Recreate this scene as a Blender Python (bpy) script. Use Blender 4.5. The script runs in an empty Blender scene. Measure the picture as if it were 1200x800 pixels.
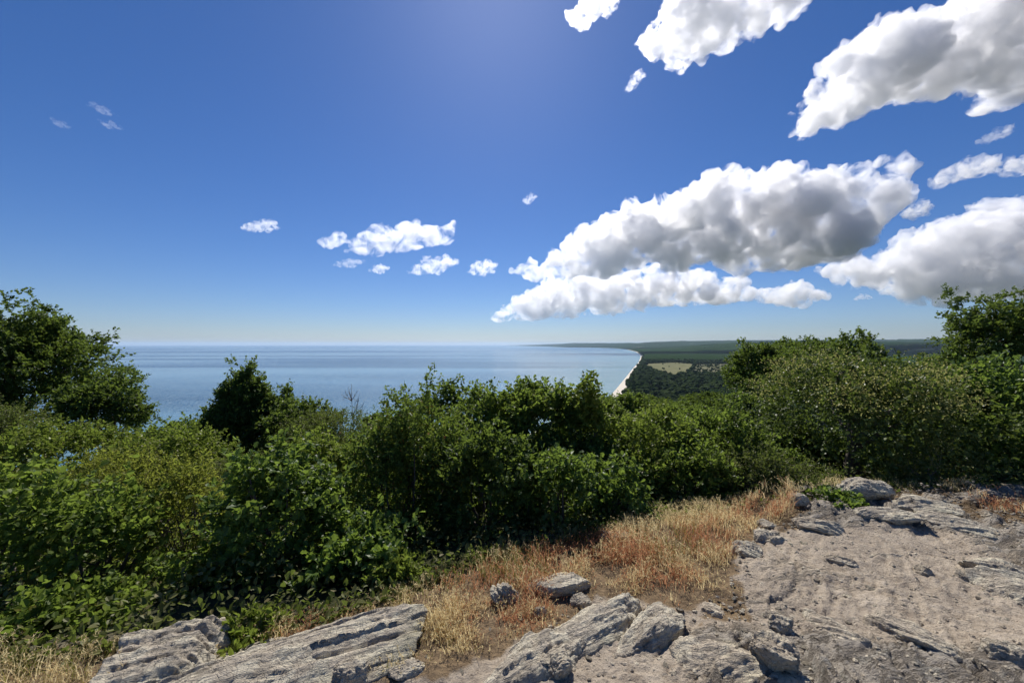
import bpy, math
import numpy as np
from mathutils import Vector

S = bpy.context.scene
COL = S.collection
F = 450.0            # focal length in pixels of the 1200 px wide photograph
CX, HY = 600.0, 403.5
EYE = 100.0          # eye height above the sea, metres
GZ = EYE - 1.65      # hilltop level

# ------------------------------------------------------------------ noise
def _h(ix, iy, iz, seed):
    n = (ix.astype(np.uint32) * np.uint32(374761393) + iy.astype(np.uint32) * np.uint32(668265263)
         + iz.astype(np.uint32) * np.uint32(2147483647) + np.uint32((seed * 974711 + 12345) & 0xffffffff))
    n = (n ^ (n >> np.uint32(13))) * np.uint32(1274126177)
    n = (n ^ (n >> np.uint32(16))) * np.uint32(2246822519)
    return n ^ (n >> np.uint32(15))

def noise(p, seed=0):
    """gradient noise, about -1..1; p is (N,3)"""
    p = np.asarray(p, dtype=np.float64)
    i = np.floor(p).astype(np.int64); f = p - i
    u = f * f * f * (f * (f * 6 - 15) + 10)
    out = 0
    for dx in (0, 1):
        for dy in (0, 1):
            for dz in (0, 1):
                h = _h(i[:, 0] + dx, i[:, 1] + dy, i[:, 2] + dz, seed)
                gx = (h & np.uint32(255)) / 127.5 - 1; gy = ((h >> np.uint32(8)) & np.uint32(255)) / 127.5 - 1
                gz = ((h >> np.uint32(16)) & np.uint32(255)) / 127.5 - 1
                d = gx * (f[:, 0] - dx) + gy * (f[:, 1] - dy) + gz * (f[:, 2] - dz)
                w = (u[:, 0] if dx else 1 - u[:, 0]) * (u[:, 1] if dy else 1 - u[:, 1]) * (u[:, 2] if dz else 1 - u[:, 2])
                out = out + w * d
    return out * 1.4

def fbm(p, o=4, seed=0, lac=2.03, gain=.5, kind='f'):
    p = np.asarray(p, dtype=np.float64); a = 1; s = 0; t = 0
    for k in range(o):
        n = noise(p, seed + k * 17)
        if kind == 'r': n = 1 - 2 * np.abs(n)
        elif kind == 'b': n = 2 * np.abs(n) - .5
        s = s + a * n; t += a; a *= gain; p = p * lac + 7.3
    return s / t

def P3(x, y, z=None):
    x = np.atleast_1d(np.asarray(x, float)); y = np.atleast_1d(np.asarray(y, float))
    z = np.zeros_like(x) if z is None else np.broadcast_to(np.asarray(z, float), x.shape)
    return np.stack([x, y, z], 1)

def sstep(a, b, x):
    t = np.clip((x - a) / (b - a), 0, 1); return t * t * (3 - 2 * t)

def inpoly(x, y, poly):
    r = np.zeros(x.shape, bool); n = len(poly); j = n - 1
    for i in range(n):
        xi, yi = poly[i]; xj, yj = poly[j]
        if yi != yj:
            c = ((yi > y) != (yj > y)) & (x < (xj - xi) * (y - yi) / (yj - yi) + xi)
            r ^= c
        j = i
    return r

def polydist(x, y, pts, closed=True):
    d = np.full(x.shape, 1e18); n = len(pts)
    for i in range(n if closed else n - 1):
        ax, ay = pts[i]; bx, by = pts[(i + 1) % n]
        vx, vy = bx - ax, by - ay; L = vx * vx + vy * vy + 1e-12
        t = np.clip(((x - ax) * vx + (y - ay) * vy) / L, 0, 1)
        d = np.minimum(d, (x - ax - t * vx) ** 2 + (y - ay - t * vy) ** 2)
    return np.sqrt(d)

# ------------------------------------------------------------------ object helpers
def mesh_obj(name, V, faces, mat, parent=None, smooth=True, loc=(0, 0, 0)):
    """V (N,3); faces is an (M,k) int array (k fixed) or a list of such arrays"""
    V = np.ascontiguousarray(V, dtype=np.float32)
    fl = faces if isinstance(faces, list) else [faces]
    me = bpy.data.meshes.new(name)
    me.vertices.add(len(V)); me.vertices.foreach_set('co', V.ravel())
    idx = np.concatenate([f.ravel() for f in fl]).astype(np.int32)
    tot = np.concatenate([np.full(len(f), f.shape[1], np.int32) for f in fl])
    st = np.concatenate([[0], np.cumsum(tot)[:-1]]).astype(np.int32)
    me.loops.add(len(idx)); me.loops.foreach_set('vertex_index', idx)
    me.polygons.add(len(tot)); me.polygons.foreach_set('loop_start', st); me.polygons.foreach_set('loop_total', tot)
    me.polygons.foreach_set('use_smooth', np.full(len(tot), smooth, bool))
    me.update(calc_edges=True)
    if mat: me.materials.append(mat)
    o = bpy.data.objects.new(name, me); COL.objects.link(o)
    o.location = loc
    if parent: o.parent = parent
    return o

def thing(name, label, cat, loc=(0, 0, 0), group=None):
    o = bpy.data.objects.new(name, None); COL.objects.link(o); o.location = loc
    o.empty_display_size = .2
    return tag(o, label, cat, group)

def tag(o, label=None, cat=None, group=None, kind=None):
    if label: o['label'] = label
    if cat: o['category'] = cat
    if group: o['group'] = group
    if kind: o['kind'] = kind
    return o

def vcol(o, name, arr):
    a = o.data.attributes.new(name, 'FLOAT_COLOR', 'POINT')
    c = np.ones((len(arr), 4), np.float32); c[:, :arr.shape[1]] = arr
    a.data.foreach_set('color', c.ravel())

def gridfaces(nr, nc):
    i = np.arange(nr * nc).reshape(nr, nc)
    return np.stack([i[:-1, :-1], i[:-1, 1:], i[1:, 1:], i[1:, :-1]], -1).reshape(-1, 4)

# ------------------------------------------------------------------ node helper
class NT:
    def __init__(s, mat):
        mat.use_nodes = True; s.t = mat.node_tree; s.t.nodes.clear()
        s.out = s.t.nodes.new('ShaderNodeOutputMaterial')
    def n(s, typ, ins=None, **kw):
        nd = s.t.nodes.new('ShaderNode' + typ)
        for k, v in kw.items(): setattr(nd, k, v)
        for k, v in (ins or {}).items():
            sk = nd.inputs[k]
            if hasattr(v, 'is_output'): s.t.links.new(v, sk)
            elif hasattr(v, 'outputs'): s.t.links.new(v.outputs[0], sk)
            else: sk.default_value = v
        return nd
    def link(s, a, b): s.t.links.new(a.outputs[0] if hasattr(a, 'outputs') else a, b)
    def coord(s, which='Object', scale=(1, 1, 1), rot=(0, 0, 0)):
        tc = s.n('TexCoord'); return s.n('Mapping', {'Vector': tc.outputs[which], 'Scale': scale, 'Rotation': rot}).outputs[0]
    def noise(s, v, scale, detail=4, rough=.55, dist=0):
        return s.n('TexNoise', {'Vector': v, 'Scale': scale, 'Detail': detail, 'Roughness': rough, 'Distortion': dist}).outputs[0]
    def ramp(s, v, stops, interp='LINEAR'):
        r = s.n('ValToRGB', {'Fac': v}); e = r.color_ramp.elements; r.color_ramp.interpolation = interp
        while len(e) < len(stops): e.new(.5)
        for k, (p, c) in enumerate(stops):
            e[k].position = p
            e[k].color = (c, c, c, 1) if not hasattr(c, '__len__') else (*c, 1)
        return r.outputs[0]
    def mix(s, f, a, b, mode='MIX'):
        m = s.n('Mix', data_type='RGBA', blend_type=mode)
        for k, v in ((0, f), (6, a), (7, b)):
            if hasattr(v, 'is_output'): s.t.links.new(v, m.inputs[k])
            elif k == 0: m.inputs[0].default_value = v
            else: m.inputs[k].default_value = (*v, 1) if len(v) == 3 else v
        return m.outputs[2]
    def math(s, op, a, b=0.0, c=None):
        m = s.n('Math', operation=op)
        for k, v in enumerate((a, b) if c is None else (a, b, c)):
            if hasattr(v, 'is_output'): s.t.links.new(v, m.inputs[k])
            else: m.inputs[k].default_value = v
        return m.outputs[0]
    def bump(s, h, strength=.5, dist=.01, normal=None):
        ins = {'Height': h, 'Strength': strength, 'Distance': dist}
        if normal: ins['Normal'] = normal
        return s.n('Bump', ins).outputs[0]

def M(name): return bpy.data.materials.new(name)

def leaf_mat(name, c1, c2, c3=None, rough=.5, trans=.48, spec=.14, tcol=None, accent=.04):
    m = M(name); t = NT(m)
    rnd = t.n('NewGeometry').outputs['Random Per Island']
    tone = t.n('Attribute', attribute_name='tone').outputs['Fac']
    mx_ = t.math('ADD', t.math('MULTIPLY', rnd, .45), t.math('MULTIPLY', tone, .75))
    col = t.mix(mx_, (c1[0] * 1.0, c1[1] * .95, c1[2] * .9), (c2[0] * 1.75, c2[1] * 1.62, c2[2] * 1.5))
    if c3:
        col = t.mix(t.ramp(rnd, [(1 - accent - .01, 0.), (1 - accent, 1.)]), col, c3)
    p = t.n('BsdfPrincipled', {'Base Color': col, 'Roughness': rough, 'Specular IOR Level': spec})
    tc = t.mix(.72, col, tcol or (.26, .36, .05))
    tr = t.n('BsdfTranslucent', {'Color': tc})
    mx = t.n('MixShader', {0: trans, 1: p, 2: tr})
    t.link(mx, t.out.inputs[0]); return m

MAT = {}
def build_mats():
    # foliage (albedo .03 - .12)
    MAT['oak'] = leaf_mat('oak_leaf', (.040, .070, .018), (.080, .115, .026), (.14, .14, .03), rough=.4)
    MAT['dark'] = leaf_mat('dark_leaf', (.024, .048, .015), (.050, .082, .022), rough=.48, trans=.38)
    MAT['glossy'] = leaf_mat('glossy_leaf', (.036, .075, .020), (.070, .120, .028), rough=.44, spec=.26, trans=.46)
    MAT['hazel'] = leaf_mat('hazel_leaf', (.045, .085, .020), (.095, .135, .028), (.17, .16, .03), rough=.5, trans=.5)
    MAT['fresh'] = leaf_mat('fresh_leaf', (.085, .118, .022), (.14, .165, .032), (.17, .16, .03), rough=.42, trans=.42)
    MAT['rowan'] = leaf_mat('rowan_leaf', (.050, .090, .022), (.095, .130, .030), (.28, .09, .03), rough=.42, trans=.4, accent=.03)
    MAT['yellow'] = leaf_mat('yellow_leaf', (.12, .145, .026), (.135, .145, .032), (.26, .23, .04), rough=.5, trans=.5, tcol=(.36, .42, .06), accent=.2)
    MAT['olive'] = leaf_mat('olive_leaf', (.060, .080, .028), (.110, .115, .045), (.18, .15, .06), rough=.5, trans=.3, accent=.1)
    MAT['maple'] = leaf_mat('maple_leaf', (.034, .058, .018), (.075, .100, .030), rough=.4, trans=.26)
    MAT['seed'] = leaf_mat('seed_wing', (.26, .26, .09), (.25, .24, .09), rough=.6, trans=.45, tcol=(.5, .5, .16))
    MAT['far'] = leaf_mat('far_leaf', (.026, .050, .020), (.050, .080, .026), rough=.6, trans=.15)
    # bark
    m = M('bark'); t = NT(m); v = t.coord('Object', (1, 1, .25))
    n = t.noise(v, 30, 6, .7)
    c = t.ramp(n, [(.3, (.045, .035, .026)), (.7, (.15, .125, .10))])
    t.link(t.n('BsdfPrincipled', {'Base Color': c, 'Roughness': .9, 'Normal': t.bump(n, .6, .01)}), t.out.inputs[0]); MAT['bark'] = m
    m = M('dead_wood'); t = NT(m); n = t.noise(t.coord('Object'), 25, 5, .6)
    c = t.ramp(n, [(.3, (.14, .12, .10)), (.7, (.30, .27, .235))])
    t.link(t.n('BsdfPrincipled', {'Base Color': c, 'Roughness': .9}), t.out.inputs[0]); MAT['dead'] = m
    # grasses
    def gm(name, a, b, c3, acc):
        return leaf_mat(name, a, b, c3, rough=.6, trans=.55, tcol=tuple(min(1, x * 1.5) for x in b), spec=.15, accent=acc)
    MAT['straw'] = gm('straw', (.44, .33, .16), (.72, .59, .35), (.20, .08, .04), .10)
    MAT['redgrass'] = gm('red_grass', (.26, .085, .045), (.46, .24, .13), (.58, .42, .22), .25)
    MAT['greengrass'] = gm('green_grass', (.075, .10, .022), (.16, .16, .035), (.3, .22, .08), .15)
    # rock
    for key, tint in (('rock', (1.24, 1.17, 1.05)), ('rock_warm', (1.26, 1.16, 1.02))):
        m = M('gneiss' if key == 'rock' else 'dusty_gneiss'); t = NT(m)
        v = t.coord('Object'); vs = t.coord('Object', (1.2, 7, 7), (.2, .1, 0))
        n1 = t.noise(v, 9, 8, .64); n2 = t.noise(vs, 5, 7, .65, .4); n3 = t.noise(v, 28, 6, .7); n4 = t.noise(v, 2.2, 3, .5)
        base = t.ramp(n2, [(.28, (.19 * tint[0], .172 * tint[1], .145 * tint[2])), (.46, (.34 * tint[0], .31 * tint[1], .265 * tint[2])), (.68, (.46 * tint[0], .42 * tint[1], .36 * tint[2]))])
        lich = t.ramp(n1, [(.47, 0.), (.56, 1.)])
        base = t.mix(t.math('MULTIPLY', lich, .75), base, (.56 * tint[0], .535 * tint[1], .45 * tint[2]))
        spk = t.ramp(n3, [(.33, 1.), (.43, 0.)])
        base = t.mix(t.math('MULTIPLY', spk, .75), base, (.06, .055, .05))
        vor = t.n('TexVoronoi', {'Vector': t.n('VectorMath', {0: v, 1: t.n('TexNoise', {'Vector': v, 'Scale': 4.0, 'Detail': 3.0}).outputs[1]}, operation='ADD').outputs[0], 'Scale': 9.0}, feature='DISTANCE_TO_EDGE').outputs[0]
        crk = t.ramp(vor, [(.0, 1.), (.035, 0.)])
        base = t.mix(t.math('MULTIPLY', crk, .25), base, (.05, .045, .04))
        grn = t.ramp(n4, [(.55, 0.), (.7, 1.)])
        base = t.mix(t.math('MULTIPLY', grn, .35), base, (.26, .27, .16))
        hgt = t.math('ADD', t.math('MULTIPLY', n2, 1.0), t.math('MULTIPLY', n3, .7))
        hgt = t.math('SUBTRACT', hgt, t.math('MULTIPLY', crk, .12))
        t.link(t.n('BsdfPrincipled', {'Base Color': base, 'Roughness': .85, 'Specular IOR Level': .3, 'Normal': t.bump(hgt, 1., .035)}), t.out.inputs[0])
        MAT[key] = m
    # ground
    m = M('ground_mix'); t = NT(m)
    v = t.coord('Object'); z1 = t.n('Attribute', attribute_name='zone'); z2 = t.n('Attribute', attribute_name='zone_far')
    s1 = t.n('SeparateColor', {0: z1.outputs[0]}); s2 = t.n('SeparateColor', {0: z2.outputs[0]})
    n1 = t.noise(v, 1.6, 6, .6); n2 = t.noise(v, 9, 8, .68); n3 = t.noise(v, 60, 5, .7)
    vs = t.coord('Object', (1.5, 7, 5), (0, 0, math.radians(-58)))
    ns = t.noise(vs, 1.9, 7, .66, .5)
    dirt = t.ramp(n2, [(.28, (.28, .222, .162)), (.5, (.45, .375, .285)), (.72, (.55, .47, .37))])
    dirt = t.mix(t.ramp(n1, [(.4, 0.), (.62, .55)]), dirt, (.36, .30, .235))
    vor = t.n('TexVoronoi', {'Vector': v, 'Scale': 38.0, 'Randomness': 1.0})
    peb = t.ramp(vor.outputs[0], [(.12, 1.), (.2, 0.)])
    pebc = t.ramp(t.n('SeparateColor', {0: vor.outputs[1]}).outputs[0], [(.0, (.12, .10, .085)), (.5, (.34, .29, .235)), (1, (.50, .46, .40))])
    dirt = t.mix(t.math('MULTIPLY', peb, .7), dirt, pebc)
    dirt = t.mix(t.ramp(n3, [(.35, .45), (.5, 0.)]), dirt, (.13, .10, .075))
    rock = t.ramp(ns, [(.3, (.14, .12, .095)), (.5, (.31, .27, .22)), (.7, (.42, .375, .31))])
    rock = t.mix(t.ramp(n2, [(.54, 0.), (.62, .5)]), rock, (.40, .38, .33))
    rock = t.mix(t.ramp(n3, [(.3, .7), (.44, 0.)]), rock, (.08, .07, .06))
    rf = t.ramp(t.math('ADD', s1.outputs[0], t.math('MULTIPLY', t.math('SUBTRACT', ns, .5), .9)), [(.42, 0.), (.56, 1.)])
    near = t.mix(rf, dirt, rock)
    soil = t.ramp(n2, [(.3, (.12, .085, .055)), (.7, (.30, .215, .125))])
    near = t.mix(t.ramp(t.math('ADD', s1.outputs[1], t.math('SUBTRACT', n2, .5)), [(.35, 0.), (.65, 1.)]), near, soil)
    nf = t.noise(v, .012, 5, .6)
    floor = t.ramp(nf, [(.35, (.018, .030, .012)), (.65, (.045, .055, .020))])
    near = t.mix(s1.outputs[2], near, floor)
    nfd = t.noise(v, .02, 6, .65)
    field = t.ramp(nfd, [(.3, (.09, .10, .04)), (.55, (.155, .15, .07)), (.75, (.20, .185, .10))])
    near = t.mix(s2.outputs[0], near, field)
    near = t.mix(s2.outputs[1], near, (.64, .58, .48))
    near = t.mix(s2.outputs[2], near, t.mix(t.ramp(t.noise(v, .0016, 2, .5), [(.5, 0.), (.6, 1.)]), t.ramp(nfd, [(.35, (.06, .085, .03)), (.65, (.13, .14, .055))]), (.27, .245, .14)))
    n4 = t.noise(v, 190, 4, .7)
    hb = t.math('ADD', t.math('MULTIPLY', n2, .6), t.math('ADD', t.math('MULTIPLY', n3, .45), t.math('MULTIPLY', n4, .12)))
    gcr = t.math('MULTIPLY', t.ramp(t.math('ABSOLUTE', t.math('SUBTRACT', ns, .49)), [(.0, 1.), (.018, 0.)]), rf)
    hb = t.math('SUBTRACT', hb, t.math('MULTIPLY', gcr, .7))
    hb = t.math('ADD', hb, t.math('MULTIPLY', peb, .22))
    hb = t.math('ADD', hb, t.math('MULTIPLY', t.math('MULTIPLY', ns, rf), 1.2))
    t.link(t.n('BsdfPrincipled', {'Base Color': near, 'Roughness': .95, 'Specular IOR Level': 0.05, 'Normal': t.bump(hb, 1., .035)}), t.out.inputs[0])
    MAT['ground'] = m
    # sea
    m = M('sea_water'); t = NT(m)
    v = t.coord('Object')
    big = t.noise(t.coord('Object', (.00016, .0014, 1), (0, 0, math.radians(5))), 1, 5, .55, .6)
    calm = t.ramp(big, [(.43, 1.), (.58, .0)])
    sh = t.n('Attribute', attribute_name='shallow').outputs[0]
    col = t.mix(calm, (.15, .24, .30), (.022, .056, .108)); col = t.mix(sh, col, (.12, .24, .25))  # slick streaks: their brighter sky reflection is also painted into the base colour
    wv = t.n('TexNoise', {'Vector': t.coord('Object', (.30, .42, 1)), 'Scale': 1.0, 'Detail': 3.0, 'Roughness': .6}).outputs[1]
    wv = t.n('VectorMath', {0: wv, 1: (.5, .5, .5)}, operation='SUBTRACT').outputs[0]
    amp = t.math('ADD', t.math('MULTIPLY', calm, 1.35), .14)
    sc = t.n('CombineXYZ', {0: amp, 1: amp, 2: 0.0}).outputs[0]
    wv = t.n('VectorMath', {0: wv, 1: sc}, operation='MULTIPLY').outputs[0]
    wv = t.n('VectorMath', {0: wv, 1: (0, 0, 1)}, operation='ADD').outputs[0]
    bmp = t.n('VectorMath', {0: wv}, operation='NORMALIZE').outputs[0]
    t.link(t.n('BsdfPrincipled', {'Base Color': col, 'Roughness': .16, 'IOR': 1.333, 'Specular IOR Level': .5, 'Normal': bmp}), t.out.inputs[0])
    MAT['sea'] = m
    # canopy far
    m = M('canopy'); t = NT(m); v = t.coord('Object')
    n = t.noise(v, .09, 5, .7); n2 = t.noise(v, .004, 4, .6)
    c = t.ramp(n, [(.32, (.010, .024, .009)), (.7, (.034, .062, .020))])
    c = t.mix(t.ramp(n2, [(.4, 0.), (.65, .7)]), c, (.018, .040, .013))
    t.link(t.n('BsdfPrincipled', {'Base Color': c, 'Roughness': .9, 'Specular IOR Level': 0.0, 'Normal': t.bump(n, .8, 3.0)}), t.out.inputs[0])
    MAT['canopy'] = m
    m = M('wood_crown'); t = NT(m); v = t.coord('Object')
    rnd = t.n('NewGeometry').outputs['Random Per Island']; n = t.noise(v, .8, 4, .7)
    c = t.mix(rnd, (.014, .032, .012), (.045, .070, .020)); c = t.mix(t.ramp(n, [(.4, .6), (.6, 0.)]), c, (.012, .024, .010)); c = t.mix(t.ramp(t.noise(v, .006, 4, .6), [(.42, 0.), (.6, .8)]), c, (.045, .062, .024))
    t.link(t.n('BsdfPrincipled', {'Base Color': c, 'Roughness': .95, 'Specular IOR Level': 0.0, 'Normal': t.bump(n, 1., 1.5)}), t.out.inputs[0])
    MAT['wood'] = m

# ------------------------------------------------------------------ terrain
EDGE = [(-400, -120), (-40, -10), (-15, -1), (-6, 1.3), (-2.7, 2.05), (-2.17, 2.18), (-1.74, 2.25), (-1.16, 2.4), (-.75, 2.62), (-.27, 3.02),
        (.6, 3.38), (1.3, 3.7), (2.1, 3.85), (3, 4.15), (4.3, 4.3), (6, 4.4), (10, 5.0), (40, 12), (400, 60)]
COAST = [(-3000, -3000), (-1500, -300), (-800, 150), (-400, 280), (-150, 330), (20, 430), (131, 588), (232, 857), (370, 1233), (500, 1590), (688, 2093),
         (880, 2640), (1119, 3333), (1400, 4250), (1706, 5294), (2250, 7500), (2560, 9200), (2667, 10200), (2580, 11500), (2300, 12300), (1829, 12900), (1720, 15000),
         (1650, 18000), (1000, 22000), (500, 27000), (-600, 36000)]
LAND = COAST + [(60000, 36000), (60000, -3000)]
FIELD = [(k * q, q) for k, q in ((.355, 1940), (.345, 1700), (.37, 1330), (.41, 1140), (.455, 1200), (.47, 1500), (.475, 1850), (.43, 2050))]
MEADOW = [(k * q, q) for k, q in ((.458, 1200), (.62, 1150), (.62, 1500), (.58, 1900), (.48, 1850), (.473, 1500))]

def height_far(x, y):
    ins = inpoly(x, y, LAND); sd = polydist(x, y, COAST, False) * np.where(ins, 1, -1)
    plain = np.where(sd > 0, np.minimum(sd * .05, 3 + sd * .004), np.maximum(sd * .03, -14))
    plain = np.minimum(plain, 30)
    r = np.hypot(x, y); n = fbm(P3(x / 2600, y / 2600), 4, 5)
    ang = x / np.maximum(y, 1)
    hill = sstep(4200, 7500, r) * (95 + 45 * n) * sstep(.30, .62, ang)
    hill2 = sstep(8500, 14000, r) * (185 + 75 * n) * sstep(.16, .45, ang)
    pen = sstep(12500, 15000, y) * sstep(0, 1500, sd) * (110 + 110 * n) * sstep(-.02, .16, ang)
    pl = np.where(sd > 0, np.maximum(np.maximum(hill, hill2), pen) * sstep(0, 700, sd), 0)
    return plain + pl, sd

def height(x, y):
    x = np.asarray(x, float); y = np.asarray(y, float)
    far, sd = height_far(x, y)
    ye = np.interp(x, [e[0] for e in EDGE], [e[1] for e in EDGE])
    d = (y - ye) * .93
    dp = np.maximum(d, 0)
    sl = .46 - .16 * sstep(3, 14, x)
    drop = sl * dp - .28 * (1 - np.exp(-dp * .9)) * (sl / .46)
    top = GZ + .10 * np.clip(-d, 0, 4) * .15 + .05 * fbm(P3(x * .5, y * .5), 3, 3)
    top = top + sstep(1.6, 3.4, x) * sstep(2.6, 4.0, y) * .05
    hill = top - drop
    lump = sstep(4, 30, dp) * 2.0 * fbm(P3(x / 22, y / 22), 3, 9)
    hill = hill + lump
    w = sstep(130, 330, np.hypot(x, y) + 0 * d)
    hill = np.maximum(hill, np.minimum(far + 0, hill + 400))
    return np.where(w > 0, hill * (1 - w) + np.minimum(far, 1e9) * w, hill)

def ground_z(x, y): return float(height(np.array([x]), np.array([y]))[0])

def gpt(px, py):
    """the point of the nearly flat hilltop seen at this pixel"""
    d = 1.65 * F / (py - HY); return (px - CX) / F * d, d

def bedrock(x, y):
    """relief of the exposed bedrock and its mask, near ground only"""
    X, Y = x, y
    a = math.radians(62)
    u = X * math.cos(a) + Y * math.sin(a); v = -X * math.sin(a) + Y * math.cos(a)
    wv = fbm(P3(X * .9, Y * .9), 3, 21) * .35
    q = P3(u * .8, (v + wv) * 3.1)
    n = fbm(q, 4, 33, gain=.55)
    zr = sstep(.55, 1.2, X) * sstep(4.6, 4.0, Y)
    patch = fbm(P3(X * .8 + 3, Y * .8), 3, 41)
    out = sstep(3.1, 3.7, Y) * sstep(2.0, 2.6, X)       # the crest of the outcrop
    out = np.maximum(out, sstep(3.4, 4.0, X) * .8)
    out = np.maximum(out, sstep(2.25, 1.9, Y) * .75)
    mask = np.clip(zr * (.29 + .62 * out + patch * .6), 0, 1)
    saw = n * 1.5; saw = saw - np.floor(saw); saw = np.where(saw < .82, saw / .82, (1 - saw) / .18)
    rel = mask * (.075 * saw + .05 * n) * (1 + .8 * out)
    m2 = fbm(P3(u * 2.3, (v + wv) * 8.5), 4, 35) * 1.7; m2 = m2 - np.floor(m2); m2 = np.where(m2 < .85, m2 / .85, (1 - m2) / .15)
    rel = rel + (.005 + .022 * mask) * zr * m2
    return rel, mask

GRASS = {
 'main': [(425, 775), (440, 735), (460, 690), (530, 648), (640, 628), (690, 616), (760, 590), (850, 582), (930, 578), (950, 606), (910, 625), (870, 640), (862, 668), (850, 705), (800, 722), (760, 712), (700, 700), (640, 730), (600, 752), (520, 770)],
 'left': [(-60, 765), (60, 757), (140, 742), (175, 750), (150, 820), (-80, 830)],
 'strip': [(200, 745), (330, 715), (400, 695), (480, 670), (510, 700), (430, 735), (330, 765), (240, 785)],
 'right': [(1120, 597), (1160, 590), (1260, 588), (1290, 622), (1205, 622), (1140, 608)],
 'gap': [(690, 745), (740, 722), (775, 700), (790, 705), (730, 735), (700, 752)],
 'low': [(470, 760), (520, 700), (640, 706), (690, 705), (690, 730), (600, 762), (540, 785)],
 'crest': [(915, 585), (1000, 566), (1130, 566), (1150, 592), (1040, 590), (950, 596)],
 'fore': [(440, 760), (520, 755), (520, 790), (430, 800)],
 'patch': [(830, 690), (870, 690), (875, 725), (820, 735)],
}

def build_ground():
    thc = np.concatenate([np.linspace(-180, -66, 60)[:-1], np.linspace(-66, 66, 720), np.linspace(66, 180, 60)[1:]])
    th = np.radians(thc)
    r = [0.0, .15, .4]
    while r[-1] < 55000:
        q = r[-1]
        s = .05 if q < 1.6 else .0052 if q < 6.5 else .012 if q < 40 else .03 if q < 300 else .016
        r.append(q * (1 + s))
    r = np.array(r)
    R, T = np.meshgrid(r, th, indexing='ij')
    x = (R * np.sin(T)).ravel(); y = (R * np.cos(T)).ravel()
    z = height(x, y)
    rr = np.hypot(x, y); nearm = rr < 9
    rel = np.zeros_like(x); mask = np.zeros_like(x)
    rel[nearm], mask[nearm] = bedrock(x[nearm], y[nearm])
    fade = sstep(9, 6, rr)
    small = np.zeros_like(x)
    pn = P3(x[nearm], y[nearm])
    small[nearm] = .022 * fbm(pn * 3.2, 4, 51) + .014 * fbm(pn * 13, 4, 61, kind='b') + .010 * fbm(pn * np.array([5, 16, 1]) , 4, 62, kind='r')
    # zones
    z1 = np.zeros((len(x), 3)); z2 = np.zeros((len(x), 3))
    z1[:, 0] = mask * fade
    px = CX + F * x / np.maximum(y, .05); py = HY + F * (EYE - z) / np.maximum(y, .05)
    ok = (y > .3) & (rr < 9)
    g = np.zeros_like(x); gj = np.zeros_like(x); gj[ok] = fbm(P3(x[ok] * 4, y[ok] * 4), 4, 88) * 2
    for k, pl in GRASS.items():
        ii = inpoly(px, py, pl) & ok; dd = polydist(px, py, pl); jit = 16 * gj
        g = np.maximum(g, np.where(ok, sstep(-14, 14, np.where(ii, dd, -dd) + jit), 0))
    z1[:, 1] = g
    z = z + (rel * (1 - .75 * g) + small) * fade
    ye = np.interp(x, [e[0] for e in EDGE], [e[1] for e in EDGE]); d = (y - ye) * .93
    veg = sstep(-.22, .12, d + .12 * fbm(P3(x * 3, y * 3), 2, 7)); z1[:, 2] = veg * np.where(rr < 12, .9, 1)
    far, sd = height_far(x, y)
    fm = rr > 320
    z2[:, 0] = inpoly(x, y, FIELD) * fm
    bw = np.interp(y, [500, 800, 1000, 2500, 6000], [26, 20, 15, 12, 9]) * (1 + .35 * noise(P3(x / 60, y / 60), 19)); beach = sstep(bw + 4, bw, sd) * fm * (sd > -40)
    z2[:, 1] = beach
    z2[:, 2] = np.where(inpoly(x, y, MEADOW), .45, (forest_mask(x, y) < .5) * 1.) * fm * (1 - z2[:, 0])
    nc = len(th)
    f = gridfaces(len(r), nc)
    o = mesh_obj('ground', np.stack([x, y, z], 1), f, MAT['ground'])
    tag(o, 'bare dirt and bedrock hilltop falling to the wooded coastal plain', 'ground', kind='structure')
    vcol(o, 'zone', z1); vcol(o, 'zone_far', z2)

_FFIELDS = None
def forest_mask(x, y):
    """1 where the plain carries woodland, 0 on fields"""
    x = np.asarray(x, float); y = np.asarray(y, float)
    r = np.hypot(x, y)
    n = noise(P3(x / 900, y / 420 + 11), 77) + .4 * noise(P3(x / 260, y / 200), 78)
    cut = np.interp(r, [0, 1100, 1500, 2500, 5000, 40000], [9, 9, .8, .55, .38, .3])
    m = n < cut
    m &= ~inpoly(x, y, FIELD)
    return m.astype(float)

def build_sea():
    thc = np.radians(np.linspace(-90, 90, 361)); r = np.concatenate([[60], np.geomspace(150, 57000, 300)])
    R, T = np.meshgrid(r, thc, indexing='ij'); x = (R * np.sin(T)).ravel(); y = (R * np.cos(T)).ravel()
    _, sd = height_far(x, y)
    sh = sstep(420, 20, -sd) * .75 + .25 * sstep(2600, 100, -sd)
    sand = fbm(P3(x / 700, y / 500), 3, 91)
    sh = np.clip(sh * (.75 + .5 * sand), 0, 1)
    o = mesh_obj('sea', np.stack([x, y, np.zeros_like(x)], 1), gridfaces(len(r), len(thc)), MAT['sea'])
    tag(o, 'calm blue sea with pale slicks reaching the horizon', 'sea', kind='structure')
    vcol(o, 'shallow', np.repeat(sh[:, None], 3, 1))

# ------------------------------------------------------------------ distant woodland
_ICO = {}
def ico(sub):
    if sub not in _ICO:
        import bmesh
        b = bmesh.new(); bmesh.ops.create_icosphere(b, subdivisions=sub, radius=1)
        b.verts.ensure_lookup_table()
        _ICO[sub] = (np.array([v.co[:] for v in b.verts]), np.array([[v.index for v in f.verts] for f in b.faces])); b.free()
    return _ICO[sub]

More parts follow.
